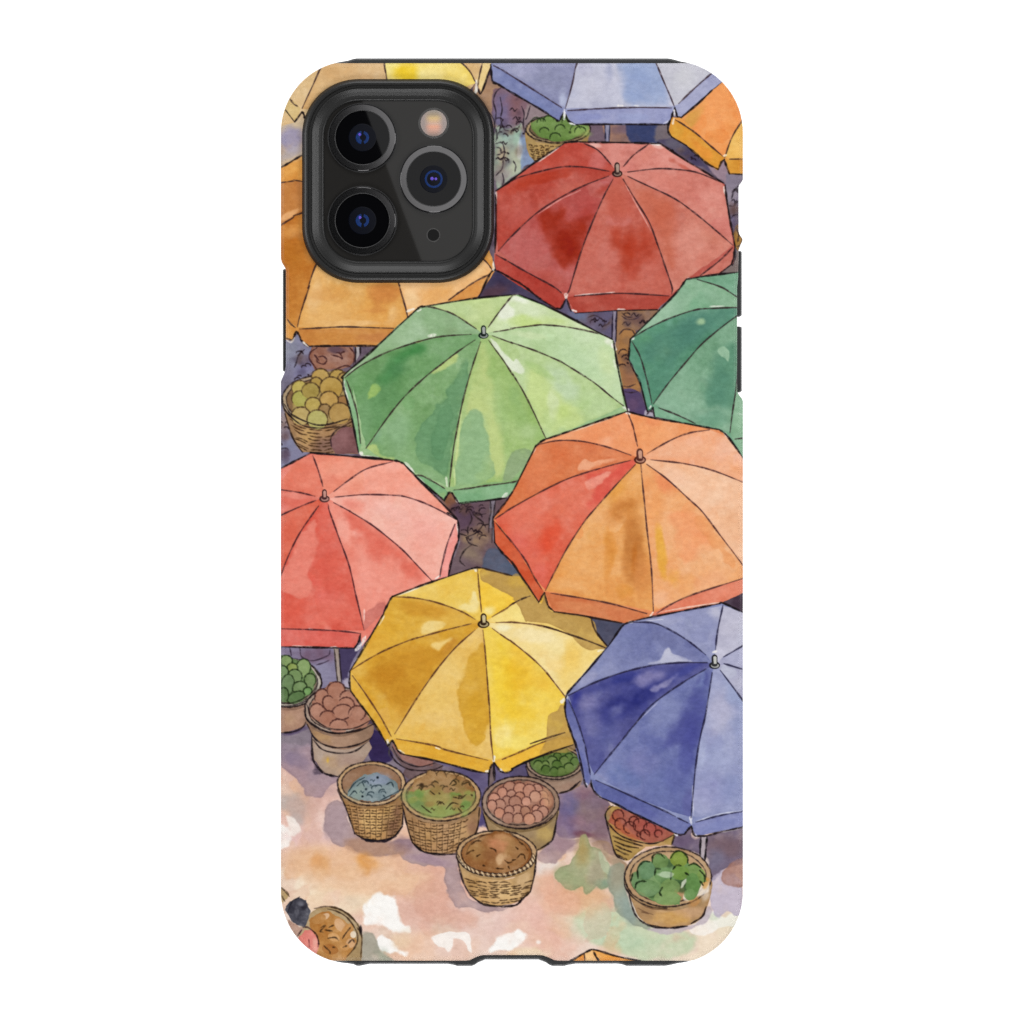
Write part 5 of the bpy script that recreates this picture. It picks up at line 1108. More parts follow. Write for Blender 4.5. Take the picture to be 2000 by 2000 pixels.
    # --- deep blue (lower right)
    umbrella('deep blue umbrella printed at the lower right edge', 'F440,1520 450,1490 780,1100 900,940 960,905 1130,862 1700,752 1735,748 1950,850 1950,1932 H1950,720 1890,737 1500,812 1470,730 1410,797 1340,792 1000,630 720,490 665,430 650,350 612,412 588,340 500,0 F530,1932 442,1680', 'F1660,1260',
             {'b1': 'F1670,1130 1690,950 1730,765', 'b2': 'F1590,1170 1450,1060 1300,970 1150,910 970,907', 'b3': 'F1600,1235 1400,1235 1150,1260 900,1320 650,1410 460,1505', 'b4': 'F1590,1290 1400,1400 1150,1580 1000,1750 840,1932 H920,0 800,150 675,305', 'b5': 'F1640,1320 1590,1650 1540,1932 H1545,0 1500,300 1468,660', 'b6': 'F1710,1300 1920,1580', 'b7': 'F1740,1245 1920,1298', 'b8': 'F1735,1190 1920,1085'},
             [('b1', 'b2', 'F1130,862', '98A0C8', [('F1500,900', 160, 60, 15, '8E97C4', .6, 14), ('F1680,830', 40, 50, 0, 'C8C8D8', .7, 8), ('F1300,900', 120, 26, -10, 'A8AED0', .6, 8)]),
              ('b2', 'b3', 'F900,940 700,1200', '808ABC', [('F900,1050', 160, 90, -40, '7682B6', .6, 18), ('F1250,1030', 120, 60, 25, '7078AA', .6, 14), ('P', 'F1120,1245 1220,1210 1280,1115 1340,1160 1480,1225 1350,1232 1220,1240', 'C6C8DA', .9, 3, 3, .04), ('F620,1370', 100, 30, -30, 'A6AACC', .7, 8), ('F1430,1180', 100, 30, 20, '7A82B4', .6, 8)]),
              ('b3', 'b4', 'F600,1932 450,1600', '6065A6', [('P', 'F500,1500 650,1420 900,1330 1100,1280 1400,1240 1560,1260 1300,1420 1150,1550 1080,1650 1000,1690 900,1660 860,1720 760,1700 780,1580 900,1520 880,1440 700,1480 560,1560 560,1700 600,1900 530,1700', '434A98', .85, 7, 7, .0), ('F900,1600', 130, 90, -30, '2C3488', .65, 14), ('F1080,1520', 120, 60, -35, '252E84', .7, 10), ('F960,1350', 130, 35, -15, '2E3A94', .6, 9), ('F520,1540', 26, 60, 30, '343C9C', .7, 5), ('F640,1560', 70, 50, 0, '8E8CBC', .7, 12), ('P', 'F1010,1370 1060,1310 1230,1300 1250,1340 1150,1400 1060,1420', '8A88BC', .85, 5, 4, 0), ('P', 'F1120,1450 1240,1390 1360,1330 1280,1420 1160,1480', 'A09EC6', .8, 4, 3, 0), ('F760,1820', 110, 80, -40, '5660A6', .7, 14), ('F870,1630', 40, 40, 0, '7A80B8', .7, 9), ('F650,1720', 70, 80, 0, '767AB4', .7, 12), ('H690,150', 60, 130, 20, '5C64A8', .7, 12), ('F1450,1290', 110, 24, -25, '4650A4', .7, 8)]),
              ('b4', 'b5', 'H1000,490', '7480BA', [('P', 'F1560,1360 1600,1340 1580,1560 1540,1900 1420,1932 1230,1932 1330,1720 1440,1560', '5058A4', .85, 6, 5, .05), ('F1480,1800', 110, 120, 10, '474EA0', .6, 16), ('F1250,1640', 110, 130, 30, '8894C4', .65, 16), ('H900,320', 110, 70, 30, '5F76B6', .7, 14), ('H1080,200', 110, 100, 0, '8486BE', .6, 16), ('H1440,100', 60, 220, 8, '4E56A8', .7, 12), ('H1250,420', 160, 120, 20, '7080BC', .6, 16), ('H1350,300', 90, 160, 10, '5F6AB0', .6, 14), ('H700,330', 60, 30, 20, 'A6A8CC', .6, 8), ('H1440,560', 30, 110, 5, '6468AC', .6, 7), ('F1560,1370', 26, 60, 10, '9AB4DC', .7, 5)]),
              ('b5', 'b6', 'H1700,645 1960,590 F1960,1700', '9DA6CE', [('F1700,1640', 110, 160, 0, 'B8B8D2', .75, 14), ('F1850,1500', 70, 120, -40, '98A8D2', .7, 10), ('H1700,160', 140, 110, 0, '9AA6D0', .6, 18), ('H1620,450', 120, 140, 0, '9298CA', .6, 16), ('H1800,440', 90, 90, 0, '8A98CC', .6, 14), ('F1860,1800', 40, 120, 0, '92A0CE', .6, 10), ('H1560,100', 30, 130, 5, 'ACB8DA', .6, 8)]),
              ('b6', 'b7', 'F1950,1450', 'B4B6D0', [('F1850,1400', 50, 50, 0, 'C2C2D6', .6, 8)]), ('b7', 'b8', 'F1950,1200', 'B6B8D4', []), ('b8', 'b1', 'F1950,850', 'BEBED2', [('F1800,950', 80, 90, 0, 'C6C4D4', .6, 12)])],
             hems=['F462,1542 530,1700 575,1830 600,1932 H597,50', 'H597,50 620,180 640,305', 'H688,352 1000,490 1200,580 1340,650', 'H1358,662 1445,702', 'H1508,697 1700,642 1900,608'],
             vals=[('F440,1520 462,1542 530,1700 600,1932 H597,50 645,310 645,355 610,420 500,10 F430,1690', '6A74B2', ('H570,200', 30, 120, -14, '5C68AE', .6, 6)), ('H655,350 688,352 1000,490 1340,650 1465,705 1470,740 1400,805 1330,795 700,490', '6873B2', ('H1000,560', 200, 26, 25, '6069B0', .6, 6)), ('H1480,720 1510,697 1700,642 1950,595 1950,730 1500,820', '8790C6', ('H1700,720', 140, 26, -14, '7C88C2', .6, 6))],
             lines=['F442,1520 465,1475 620,1300 790,1100', 'F790,1100 900,942 965,903', 'F965,903 1130,862 1400,812 1700,752', 'F1700,752 1735,748 1920,835', 'F442,1520 436,1600 442,1680', 'F442,1680 480,1790 525,1932', 'H500,0 545,130 590,345', 'H590,345 600,385 612,410', 'H650,350 655,400 680,450 720,490', 'H720,490 870,555 1000,625 1200,720 1340,790', 'H1340,790 1380,800 1415,795', 'H1415,795 1445,755 1470,730', 'H1470,730 1485,780 1505,812', 'H1505,812 1600,808 1700,780 1900,735'],
             finial=('F1662,1258', 100, 76, 'D9D9D2', '2A2A2E'), base='8894C4', rib='272746', rib_w=3.2,
             gleam=[('F450,1510 445,1530', 4), ('F960,905 990,900', 5), ('F1200,1555 1000,1745', 2.2, 'B4B8D6'), ('H600,380 615,405', 6, 'ECEAF0'), ('H690,465 740,500', 3), ('H1480,400 1490,640', 2.6, 'D8DCEC'), ('H1462,650 1470,715', 5, 'E6E6EE'), ('H1510,690 1700,632 1880,600', 2.2, 'DADEEC'), ('H1490,790 1520,815', 4, 'ECEAF0'), ('H1720,780 1890,742', 3, 'ECE6E4'), ('H1330,795 1360,805', 4, 'ECEAF0'), ('F1645,1150 1680,1140', 4), ('F1100,895 1240,880', 2.2, 'DDDDE8')])
    # --- scrap of an orange umbrella at the bottom edge
    umbrella('tip of an orange umbrella printed at the bottom edge', 'H430,1870 590,1770 650,1738 700,1748 860,1795 1080,1845 1080,1900 430,1900', 'H640,1960',
             {'a': 'H620,1900 600,1850 590,1770', '_b': 'H720,1900 700,1830 660,1745', 'c': 'H820,1900 940,1840'},
             [('a', '_b', 'H640,1740', 'F3C283', []), ('_b', 'c', 'H860,1795', 'EFAE60', [('H820,1820', 60, 30, 0, 'E8983C', .7, 5)]), ('c', 'a', 'H500,1860 590,1770', 'EDA352', [])],
             lines=['H440,1862 590,1770 650,1740', 'H650,1740 700,1748 860,1795 1080,1845', 'H670,1760 690,1800 710,1835'], base='EFAC58', gleam=[('H620,1755 650,1742', 3)])


def paint():
    market_dark()
    ground_wash_mask()
    back_baskets()
    ids_under = IDB.copy()
    front_left_baskets()
    front_baskets()
    umbrellas()
    grade()


def ground_wash_mask():
    """the pale ground lies over the lower end of the dark market wash"""
    global CAN
    dark = CAN.copy()
    CAN[:] = hexc('F8F6F2')
    ground_wash()
    light = CAN.copy()
    line = pts('A-60,-60 B2000,-60 H2000,560 1300,560 900,520 600,380 380,470 330,700 G1932,700 1600,760 1000,430 560,420 500,330 320,300 280,60 -60,40')
    b, sd = poly_sd(line, m=40)
    sd = sd + nz(N_EDGE, b, (17, 40)) * 3
    a = np.zeros((H, W), np.float32); a[b.sl] = sstep(4, -4, sd)
    CAN[:] = light + (dark - light) * a[..., None]


def grade():
    """the paper's tooth and the slightly faded inks of the printed picture"""
    global CAN
    lum = (CAN * np.array([.3, .59, .11], np.float32)).sum(2, keepdims=True)
    CAN[:] = np.clip(lum + (CAN - lum) * .96, 0, 1) ** 1.09
    lum = (CAN * np.array([.3, .59, .11], np.float32)).sum(2, keepdims=True)
    r_, g_, b_ = CAN[..., 0:1], CAN[..., 1:2], CAN[..., 2:3]
    blue = np.clip((b_ - np.maximum(r_, g_)) / .14, 0, 1)       # the blue and green inks are the weakest
    red = np.clip((r_ - np.maximum(g_, b_)) / .2, 0, 1) * np.clip((.62 - g_) / .15, 0, 1)
    green = np.clip((g_ - np.maximum(r_, b_)) / .12, 0, 1)
    CAN[:] = lum + (CAN - lum) * (1 - .17 * blue - .13 * green - .08 * red)
    CAN[..., 0:1] += .012 * blue
    g = N_GRAIN[:H, :W][..., None]
    f = N_FIBRE[40:H + 40, 30:W + 30][..., None]
    n2 = N_DRY[60:H + 60, 20:W + 20][..., None]
    lum = CAN.mean(2, keepdims=True)
    CAN[:] = np.clip(CAN * (1 + .026 * g * (1.2 - CAN) + .014 * f * (1.2 - CAN) + .045 * n2 * (1 - lum) * np.clip(lum - .15, 0, 1)), 0, 1)

# =================================================================== the real things
paint()

sc = bpy.context.scene
COL = sc.collection


def link(o, parent=None):
    COL.objects.link(o)
    if parent:
        o.parent = parent
    return o


def tag(o, label, cat):
    o['label'] = label; o['category'] = cat
    return o


def empty(name, loc, label, cat):
    o = bpy.data.objects.new(name, None); o.location = loc; o.empty_display_size = .01
    return tag(link(o), label, cat)


def wx(px):
    return (px - 1000.0) * S


def wy(py):
    return -(py - 1000.0) * S


MM = .001
Z_BACK = 11.0 * MM            # outer face of the case back above the tabletop
SHELL_T = 1.3 * MM
ROLL = 9.0                   # plan units over which the back rolls over to the sides
ROLL_D = .75 * MM


# ---------------------------------------------------------------- materials
def new_mat(name):
    m = bpy.data.materials.new(name); m.use_nodes = True
    return m, m.node_tree.nodes, m.node_tree.links, m.node_tree.nodes['Principled BSDF']


def plain(name, col, rough=.5, metal=0.0, spec=.5, coat=0.0, noise=0.0, nscale=900.0, bump=0.0, ior=None):
    m, N, L, p = new_mat(name)
    p.inputs['Base Color'].default_value = (*col, 1)
    p.inputs['Roughness'].default_value = rough
    p.inputs['Metallic'].default_value = metal
    p.inputs['Specular IOR Level'].default_value = spec
    p.inputs['Coat Weight'].default_value = coat
    p.inputs['Coat Roughness'].default_value = .02
    if ior:
        p.inputs['IOR'].default_value = ior
    if noise or bump:
        tc = N.new('ShaderNodeTexCoord'); nt = N.new('ShaderNodeTexNoise')
        nt.inputs['Scale'].default_value = nscale; nt.inputs['Detail'].default_value = 4
        L.new(tc.outputs['Object'], nt.inputs['Vector'])
        if noise:
            mx = N.new('ShaderNodeMix'); mx.data_type = 'RGBA'
            mx.inputs[6].default_value = (*[c * (1 - noise) for c in col], 1)
            mx.inputs[7].default_value = (*[min(1, c * (1 + noise)) for c in col], 1)
            L.new(nt.outputs['Fac'], mx.inputs[0]); L.new(mx.outputs[2], p.inputs['Base Color'])
        if bump:
            b = N.new('ShaderNodeBump'); b.inputs['Strength'].default_value = bump; b.inputs['Distance'].default_value = .0001
            L.new(nt.outputs['Fac'], b.inputs['Height']); L.new(b.outputs['Normal'], p.inputs['Normal'])
    return m


INKS = .72                    # the brightest print white reflects this share of the light


def print_material():
    m, N, L, p = new_mat('printed polycarbonate')
    at = N.new('ShaderNodeAttribute'); at.attribute_name = 'ink'
    tc = N.new('ShaderNodeTexCoord')
    n1 = N.new('ShaderNodeTexNoise'); n1.inputs['Scale'].default_value = 2600; n1.inputs['Detail'].default_value = 3
    L.new(tc.outputs['Object'], n1.inputs['Vector'])
    mp = N.new('ShaderNodeMapRange'); mp.inputs[1].default_value = .25; mp.inputs[2].default_value = .75
    mp.inputs[3].default_value = .972; mp.inputs[4].default_value = 1.022
    L.new(n1.outputs['Fac'], mp.inputs[0])
    mul = N.new('ShaderNodeVectorMath'); mul.operation = 'SCALE'
    L.new(at.outputs['Color'], mul.inputs[0]); L.new(mp.outputs[0], mul.inputs['Scale'])
    L.new(mul.outputs[0], p.inputs['Base Color'])
    p.inputs['Roughness'].default_value = .42
    p.inputs['Specular IOR Level'].default_value = .14
    return m


M_PRINT = print_material()
M_RUBBER = plain('black rubber', (.020, .021, .022), .46, spec=.45, noise=.12, nscale=1500, bump=.02)
M_RING = plain('dark grey rubber ring', (.0105, .0105, .0104), .42, spec=.28)
M_GLASS = plain('dark grey back glass', (.0135, .0128, .0120), .012, spec=.5, noise=.03, nscale=700)
M_FRAME = plain('graphite steel', (.05, .05, .052), .28, metal=1.0)
M_LENSRING = plain('grey anodised lens ring', (.25, .245, .25), .055, metal=1.0)
M_GROOVE = plain('black lens seat', (.004, .004, .0045), .35)
M_EDGE = plain('dark ring edge', (.030, .030, .031), .5, spec=.25)
M_EDGE2 = plain('lighter ring edge', (.045, .044, .043), .5, spec=.3)  # a lighter grey than the dark ring edge
M_LENS = plain('black lens glass', (.0012, .0012, .0016), .01, spec=.42)
M_INNER = plain('dark blue lens barrel', (.0014, .002, .005), .14, spec=.3)
M_BLUE_GLINT = plain('blue lens glint', (.0035, .019, .09), .22, spec=.35, noise=.45, nscale=2500)  # blue reflections inside the lens, put into the colour
M_VIOLET = plain('violet lens glint', (.10, .06, .42), .25, spec=.4)  # painted highlight: violet glint as small coloured discs
M_PUPIL = plain('lens pupil', (.001, .001, .002), .2)
M_HOLE = plain('microphone mesh', (.006, .006, .006), .7, spec=.08, noise=.5, nscale=6000)


def flash_material():
    m, N, L, p = new_mat('frosted flash lens')
    tc = N.new('ShaderNodeTexCoord'); sp = N.new('ShaderNodeSeparateXYZ')
    L.new(tc.outputs['Object'], sp.inputs[0])
    ry = N.new('ShaderNodeMapRange'); ry.inputs[1].default_value = -.0022; ry.inputs[2].default_value = .0022
    L.new(sp.outputs['Y'], ry.inputs[0])
    ramp = N.new('ShaderNodeValToRGB'); e = ramp.color_ramp.elements
    e[0].position = .0; e[0].color = (.20, .15, .13, 1); e[1].position = 1; e[1].color = (.20, .17, .145, 1)
    for pos, c in ((.22, (.46, .26, .20, 1)), (.36, (.56, .27, .18, 1)), (.48, (.46, .30, .23, 1)), (.56, (.46, .30, .19, 1)), (.70, (.48, .34, .16, 1)), (.84, (.27, .21, .14, 1))):
        q = e.new(pos); q.color = c
    L.new(ry.outputs[0], ramp.inputs[0])
    ln = N.new('ShaderNodeMath'); ln.operation = 'ABSOLUTE'; L.new(sp.outputs['X'], ln.inputs[0])
    rx = N.new('ShaderNodeMapRange'); rx.interpolation_type = 'SMOOTHSTEP'; rx.inputs[1].default_value = .0004; rx.inputs[2].default_value = .0019
    L.new(ln.outputs[0], rx.inputs[0])
    mx = N.new('ShaderNodeMix'); mx.data_type = 'RGBA'; mx.inputs[7].default_value = (.25, .205, .19, 1)
    L.new(rx.outputs[0], mx.inputs[0]); L.new(ramp.outputs[0], mx.inputs[6]); L.new(mx.outputs[2], p.inputs['Base Color'])
    p.inputs['Roughness'].default_value = .35; p.inputs['Coat Weight'].default_value = .3
    wv = N.new('ShaderNodeTexWave'); wv.inputs['Scale'].default_value = 900; wv.bands_direction = 'Y'
    L.new(tc.outputs['Object'], wv.inputs['Vector'])
    b = N.new('ShaderNodeBump'); b.inputs['Strength'].default_value = .25; b.inputs['Distance'].default_value = .00008
    L.new(wv.outputs['Fac'], b.inputs['Height']); L.new(b.outputs['Normal'], p.inputs['Normal'])
    return m


M_FLASH = flash_material()


# ---------------------------------------------------------------- mesh helpers
def mesh_obj(name, verts, faces, mat, parent=None, smooth=False, loc=None):
    me = bpy.data.meshes.new(name)
    me.from_pydata([tuple(v) for v in verts], [], faces)
    me.update()
    if mat:
        me.materials.append(mat)
    bm = bmesh.new(); bm.from_mesh(me)
    bmesh.ops.recalc_face_normals(bm, faces=bm.faces)
    bm.to_mesh(me); bm.free()
    if smooth:
        me.polygons.foreach_set('use_smooth', [True] * len(me.polygons))
    o = bpy.data.objects.new(name, me)
    if loc:
        o.location = loc
    return link(o, parent)


def rrect(x0, y0, x1, y1, r, n=18, k=2.0):
    """rounded rectangle (plan units, clockwise on the plan); k > 2 squares the corner off"""
    out = []
    for cx, cy, a in ((x1 - r, y0 + r, -90), (x1 - r, y1 - r, 0), (x0 + r, y1 - r, 90), (x0 + r, y0 + r, 180)):
        for i in range(n + 1):
            t = math.radians(a + 90 * i / n)
            c, s = math.cos(t), math.sin(t)
            out.append((cx + r * math.copysign(abs(c) ** (2 / k), c), cy + r * math.copysign(abs(s) ** (2 / k), s)))
    return out


def loft(name, loops, mat, parent, cap0=False, cap1=False, smooth=False, closed_ring=False):
    """loops: list of (points in plan units, z metres); same count in each"""
    V, F = [], []
    n = len(loops[0][0])
    for p, z in loops:
        V += [(wx(x), wy(y), z) for x, y in p]
    m = len(loops)
    for j in range(m if closed_ring else m - 1):
        a, b = j * n, ((j + 1) % m) * n
        for i in range(n):
            k = (i + 1) % n
            F.append((a + i, a + k, b + k, b + i))
    if cap0:
        F.append(tuple(range(n)))
    if cap1:
        F.append(tuple((m - 1) * n + i for i in range(n)))
    return mesh_obj(name, V, F, mat, parent, smooth)


def lathe(name, prof, mat, parent, c, n=72, smooth=False, cap=True, a0=0.0, a1=360.0):
    """prof: list of (radius in plan units, z metres) outside -> inside, about plan point c"""
    V, F = [], []
    whole = abs(a1 - a0) >= 360
    k = n if whole else n + 1
    for r, z in prof:
        for i in range(k):
            t = math.radians(a0 + (a1 - a0) * i / n)
            V.append((r * S * math.cos(t), r * S * math.sin(t), z))
    for j in range(len(prof) - 1):
        for i in range(n):
            q = (i + 1) % k if whole else i + 1
            F.append((j * k + i, j * k + q, (j + 1) * k + q, (j + 1) * k + i))
    if cap and whole:
        F.append(tuple((len(prof) - 1) * k + i for i in range(k)))
    o = mesh_obj(name, V, F, mat, parent, smooth)
    base = parent.matrix_world.translation if False else None
    o.location = (wx(c[0]), wy(c[1]), 0)
    return o


def densify(p, d=2.0):
    out = []
    n = len(p)
    for i in range(n):
        a, b = np.array(p[i]), np.array(p[(i + 1) % n])
        m = max(1, int(np.linalg.norm(b - a) / d))
        for j in range(m):
            q = a + (b - a) * j / m
            out.append((float(q[0]), float(q[1])))
    return out


# ---------------------------------------------------------------- outlines of the case
def arc(cx, cy, r, a0, a1, n=40):
    return [(cx + r * math.cos(math.radians(a0 + (a1 - a0) * i / n)), cy + r * math.sin(math.radians(a0 + (a1 - a0) * i / n))) for i in range(n + 1)]


def print_outline():
    L_, R_, T_, B_, r = 548.0, 1451.5, 118.0, 1883.0, 140.0
    top, bot = 122.8, 1877.0
    p = []
    p += [(x, max(y, top + .004 * abs(x - 690))) if x < 700 else (x, max(y, top)) for x, y in arc(L_ + r, T_ + r, r, 180, 270)]
    p += [(x, max(y, top)) for x, y in arc(R_ - r, T_ + r, r, 270, 360)]
    p += [(1451.5, 350), (1449, 355), (1444, 361), (1443, 366), (1443, 451), (1445, 458), (1450.5, 466), (1450.5, 470), (1446, 480), (1443, 488), (1442, 540),
          (1440, 562), (1440, 764), (1443, 770), (1450, 779), (1451.5, 784)]
    p += [(x, min(y, bot)) for x, y in arc(R_ - r, B_ - r, r, 0, 90)]
    p += [(1090, bot), (1083, 1876), (1070, 1870), (1060, 1866.6), (1052, 1866), (948, 1866), (940, 1866.6), (930, 1870), (917, 1876), (910, bot)]
    p += [(x, min(y, bot)) for x, y in arc(L_ + r, B_ - r, r, 90, 180)]
    p += [(548, 745), (549.5, 741), (554, 731), (556.5, 724), (558, 715), (558, 530), (557, 524), (550, 512), (548, 504)]
    return densify(p, 1.6)


def bumper_outline(grow=0.0):
    L_, R_, T_, B_, r = 550.0, 1449.5, 117.0, 1883.5, 139.0
    p = arc(L_ + r, T_ + r, r, 180, 262, 30)
    p += [(680, 116.5), (688, 113.8), (696, 112.3), (1303, 112.3), (1310, 113.0), (1320, 115.5)]
    p += arc(R_ - r, T_ + r, r, 278, 360, 30)
    p += [(1449, 348), (1441, 362), (1436, 368), (1434, 764), (1438, 770), (1449, 786)]
    p += arc(R_ - r, B_ - r, r, 0, 84, 30)
    p += [(1308, 1886.5), (1300, 1888), (1224, 1888), (1216, 1885), (1206, 1883.5), (1125, 1883.5), (1110, 1886), (1102, 1888.2), (1079, 1888.2),
          (1073, 1886), (1066, 1881), (1052, 1875.4), (948, 1875.4), (934, 1881), (927, 1886), (921, 1888.2), (893, 1888.2), (886, 1886), (874, 1884),
          (722, 1884), (712, 1886), (703, 1888), (697, 1888), (690, 1885)]
    p += arc(L_ + r, B_ - r, r, 94, 180, 30)
    p += [(550, 745), (556, 734), (562, 724), (563, 530), (558, 518), (551, 504)]
    return densify(p, 4.0)


# =================================================================== setting
bpy.context.scene.world = bpy.data.worlds.new('World')
wd = sc.world; wd.use_nodes = True
wd.node_tree.nodes['Background'].inputs['Color'].default_value = (.9, .95, 1, 1)
wd.node_tree.nodes['Background'].inputs['Strength'].default_value = .02

m, N, L, p = new_mat('white glowing tabletop')
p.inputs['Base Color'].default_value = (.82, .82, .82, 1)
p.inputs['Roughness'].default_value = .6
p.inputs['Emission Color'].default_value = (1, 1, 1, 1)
p.inputs['Emission Strength'].default_value = .75  # glow added to the tabletop so no shadow shows round the case
tb = mesh_obj('tabletop', [(-.6, -.6, 0), (.6, -.6, 0), (.6, .6, 0), (-.6, .6, 0), (-.6, -.6, -.03), (.6, -.6, -.03), (.6, .6, -.03), (-.6, .6, -.03)],
              [(0, 1, 2, 3), (4, 7, 6, 5), (0, 4, 5, 1), (1, 5, 6, 2), (2, 6, 7, 3), (3, 7, 4, 0)], m)
tb['kind'] = 'structure'
tb['label'] = 'plain white tabletop under the phone, with a glow added to hide shadows'

# =================================================================== phone case
case = empty('phone_case', (0, 0, 0), 'glossy hard phone case printed with a watercolour market of umbrellas, black rubber edge', 'phone case')
OUT = print_outline()
bx, sd_in = poly_sd(OUT, band=40.0, m=4)
SD = np.full((H, W), 40.0, np.float32); SD[bx.sl] = sd_in

# camera opening: everything inside the ring's outline
RING_OUT = rrect(590.2, 154.6, 965.0, 552.6, 112, 22, 2.05)
bx, s2 = poly_sd(rrect(599, 163, 956, 544, 104, 22), band=40.0, m=4)
SDH = np.full((H, W), 40.0, np.float32); SDH[bx.sl] = s2

# vertices just outside the outline are drawn onto it, so that the edge is clean
GXX, GYY = np.meshgrid(GX, GY)
gy, gx = np.gradient(SD, STEP)
gl = np.sqrt(gx * gx + gy * gy) + 1e-6
over = np.clip(SD, 0, None)
over[SD > 3] = 0
PX = GXX - gx / gl * over; PY = GYY - gy / gl * over
depth = np.clip(-SD, 0, None)
t = np.clip((ROLL - depth) / ROLL, 0, 1)
PZ = Z_BACK - ROLL_D * (1 - np.sqrt(np.clip(1 - t * t, 0, 1)))
keep_v = SD < .85
cell = keep_v[:-1, :-1] & keep_v[1:, :-1] & keep_v[:-1, 1:] & keep_v[1:, 1:]
mid = (SD[:-1, :-1] + SD[1:, 1:] + SD[1:, :-1] + SD[:-1, 1:]) * .25
hole = (SDH[:-1, :-1] < 0)
cell &= (mid < .1) & ~hole
srgb = np.clip(CAN, 0, 1)
LIN = np.where(srgb <= .04045, srgb / 12.92, ((srgb + .055) / 1.055) ** 2.4) * INKS * 1.02 - .007
LIN = np.clip(LIN, .002, 1).astype(np.float32)
IDC = IDB[:-1, :-1]


def contour_colours(pp):
    ix = np.clip(((np.array([q[0] for q in pp]) - X0) / STEP).round().astype(int), 0, W - 1)
    iy = np.clip(((np.array([q[1] for q in pp]) - Y0) / STEP).round().astype(int), 0, H - 1)
    return LIN[iy, ix], ix, iy


def shell_piece(name, sel, parent, skirt=False):
    rr, cc = np.nonzero(sel)
    a = rr * W + cc
    quads = np.stack([a, a + W, a + W + 1, a + 1], 1)
    u, inv = np.unique(quads, return_inverse=True)
    inv = inv.reshape(-1, 4)
    vx = (PX.ravel()[u] - 1000.0) * S; vy = -(PY.ravel()[u] - 1000.0) * S; vz = PZ.ravel()[u]
    co = np.stack([vx, vy, vz], 1).astype(np.float32)
    cl = LIN.reshape(-1, 3)[u]
    if skirt:
        # side walls of the hard shell, ink carried over the edge, and its inner lining
        ec, _, _ = contour_colours(OUT)
        n = len(OUT)
        ox = np.array([q[0] for q in OUT]); oy = np.array([q[1] for q in OUT])
        nx_, ny_ = 1000.0 - ox, 1000.0 - oy
        base = len(co)
        rings = []
        for z, ins in ((Z_BACK - ROLL_D, 0.0), (Z_BACK - ROLL_D - 3.2 * MM, .4), (Z_BACK - ROLL_D - 5.6 * MM, 3.0)):
            f = 1 - ins / 900.0
            rings.append(np.stack([(ox - 1000) * f * S, -(oy - 1000) * f * S, np.full(n, z)], 1))
        co = np.concatenate([co] + rings).astype(np.float32)
        cl = np.concatenate([cl, ec, ec, ec])
        q = []
        i = np.arange(n); k = (i + 1) % n
        for j in range(2):
            A, B = base + j * n, base + (j + 1) * n
            q.append(np.stack([A + i, A + k, B + k, B + i], 1))
        inv = np.concatenate([inv] + q)
    me = bpy.data.meshes.new(name)
    nv, nf = len(co), len(inv)
    me.vertices.add(nv); me.vertices.foreach_set('co', co.ravel())
    me.loops.add(nf * 4); me.loops.foreach_set('vertex_index', inv.astype(np.int32).ravel())
    me.polygons.add(nf); me.polygons.foreach_set('loop_start', np.arange(0, nf * 4, 4, dtype=np.int32))
    try:
        me.polygons.foreach_set('loop_total', np.full(nf, 4, dtype=np.int32))
    except Exception:
        pass
    at = me.color_attributes.new('ink', 'FLOAT_COLOR', 'POINT')
    at.data.foreach_set('color', np.concatenate([cl, np.ones((nv, 1), np.float32)], 1).astype(np.float32).ravel())
    me.materials.append(M_PRINT)
    me.update(calc_edges=True); me.validate()
    o = bpy.data.objects.new(name, me)
    return link(o, parent)


shell = shell_piece('printed_back', cell & (IDC == 0), case, skirt=True)
shell['label'] = 'hard back printed with a pale sandy ground, painted shade and the dark market between umbrellas'
for k in range(1, len(MOTIFS)):
    sel = cell & (IDC == k)
    if sel.sum() < 40:
        print('motif hidden:', MOTIFS[k]); continue
    o = shell_piece(MOTIFS[k][0], sel, shell)
    o['label'] = MOTIFS[k][1]

# black rubber frame inside the hard shell
BO = bumper_outline()
cxm, cym = 1000.0, 1000.0


def inset(p, d):
    out = []
    n = len(p)
    P_ = np.array(p)
    for i in range(n):
        tdir = P_[(i + 1) % n] - P_[i - 1]
        l = np.hypot(*tdir) + 1e-9
        nrm = np.array([-tdir[1], tdir[0]]) / l       # plan is clockwise: this points inwards
        out.append(tuple(P_[i] + nrm * d))
    return out


bt = Z_BACK - ROLL_D - .25 * MM
loft('rubber_bumper', [(inset(BO, 9), .0002), (inset(BO, 2.5), .0009), (BO, .0020), (BO, bt - .0006), (inset(BO, 1.5), bt - .0001), (inset(BO, 4), bt),
                       (inset(BO, 24), bt), (inset(BO, 24), .0002)], M_RUBBER, case, closed_ring=True)
# side button covers, standing proud of the recess
for x0, y0, x1, y1, lab in ((550.6, 524, 561, 724.5, 'long side button cover on the left edge'), (1437, 488.5, 1450.3, 616.5, 'upper side button cover on the right edge'),
                            (1437, 636.5, 1450.3, 765, 'lower side button cover on the right edge')):
    zs = ((.0032, 2.5), (.0036, .6), (.0042, 0), (.0078, 0), (.0084, .6), (.0088, 2.5))
    o = loft('button_cover', [(rrect(x0 + d, y0 + d, x1 - d, y1 - d, 3.4, 6), z) for z, d in zs], M_RUBBER, case, True, True)
    o['label'] = lab
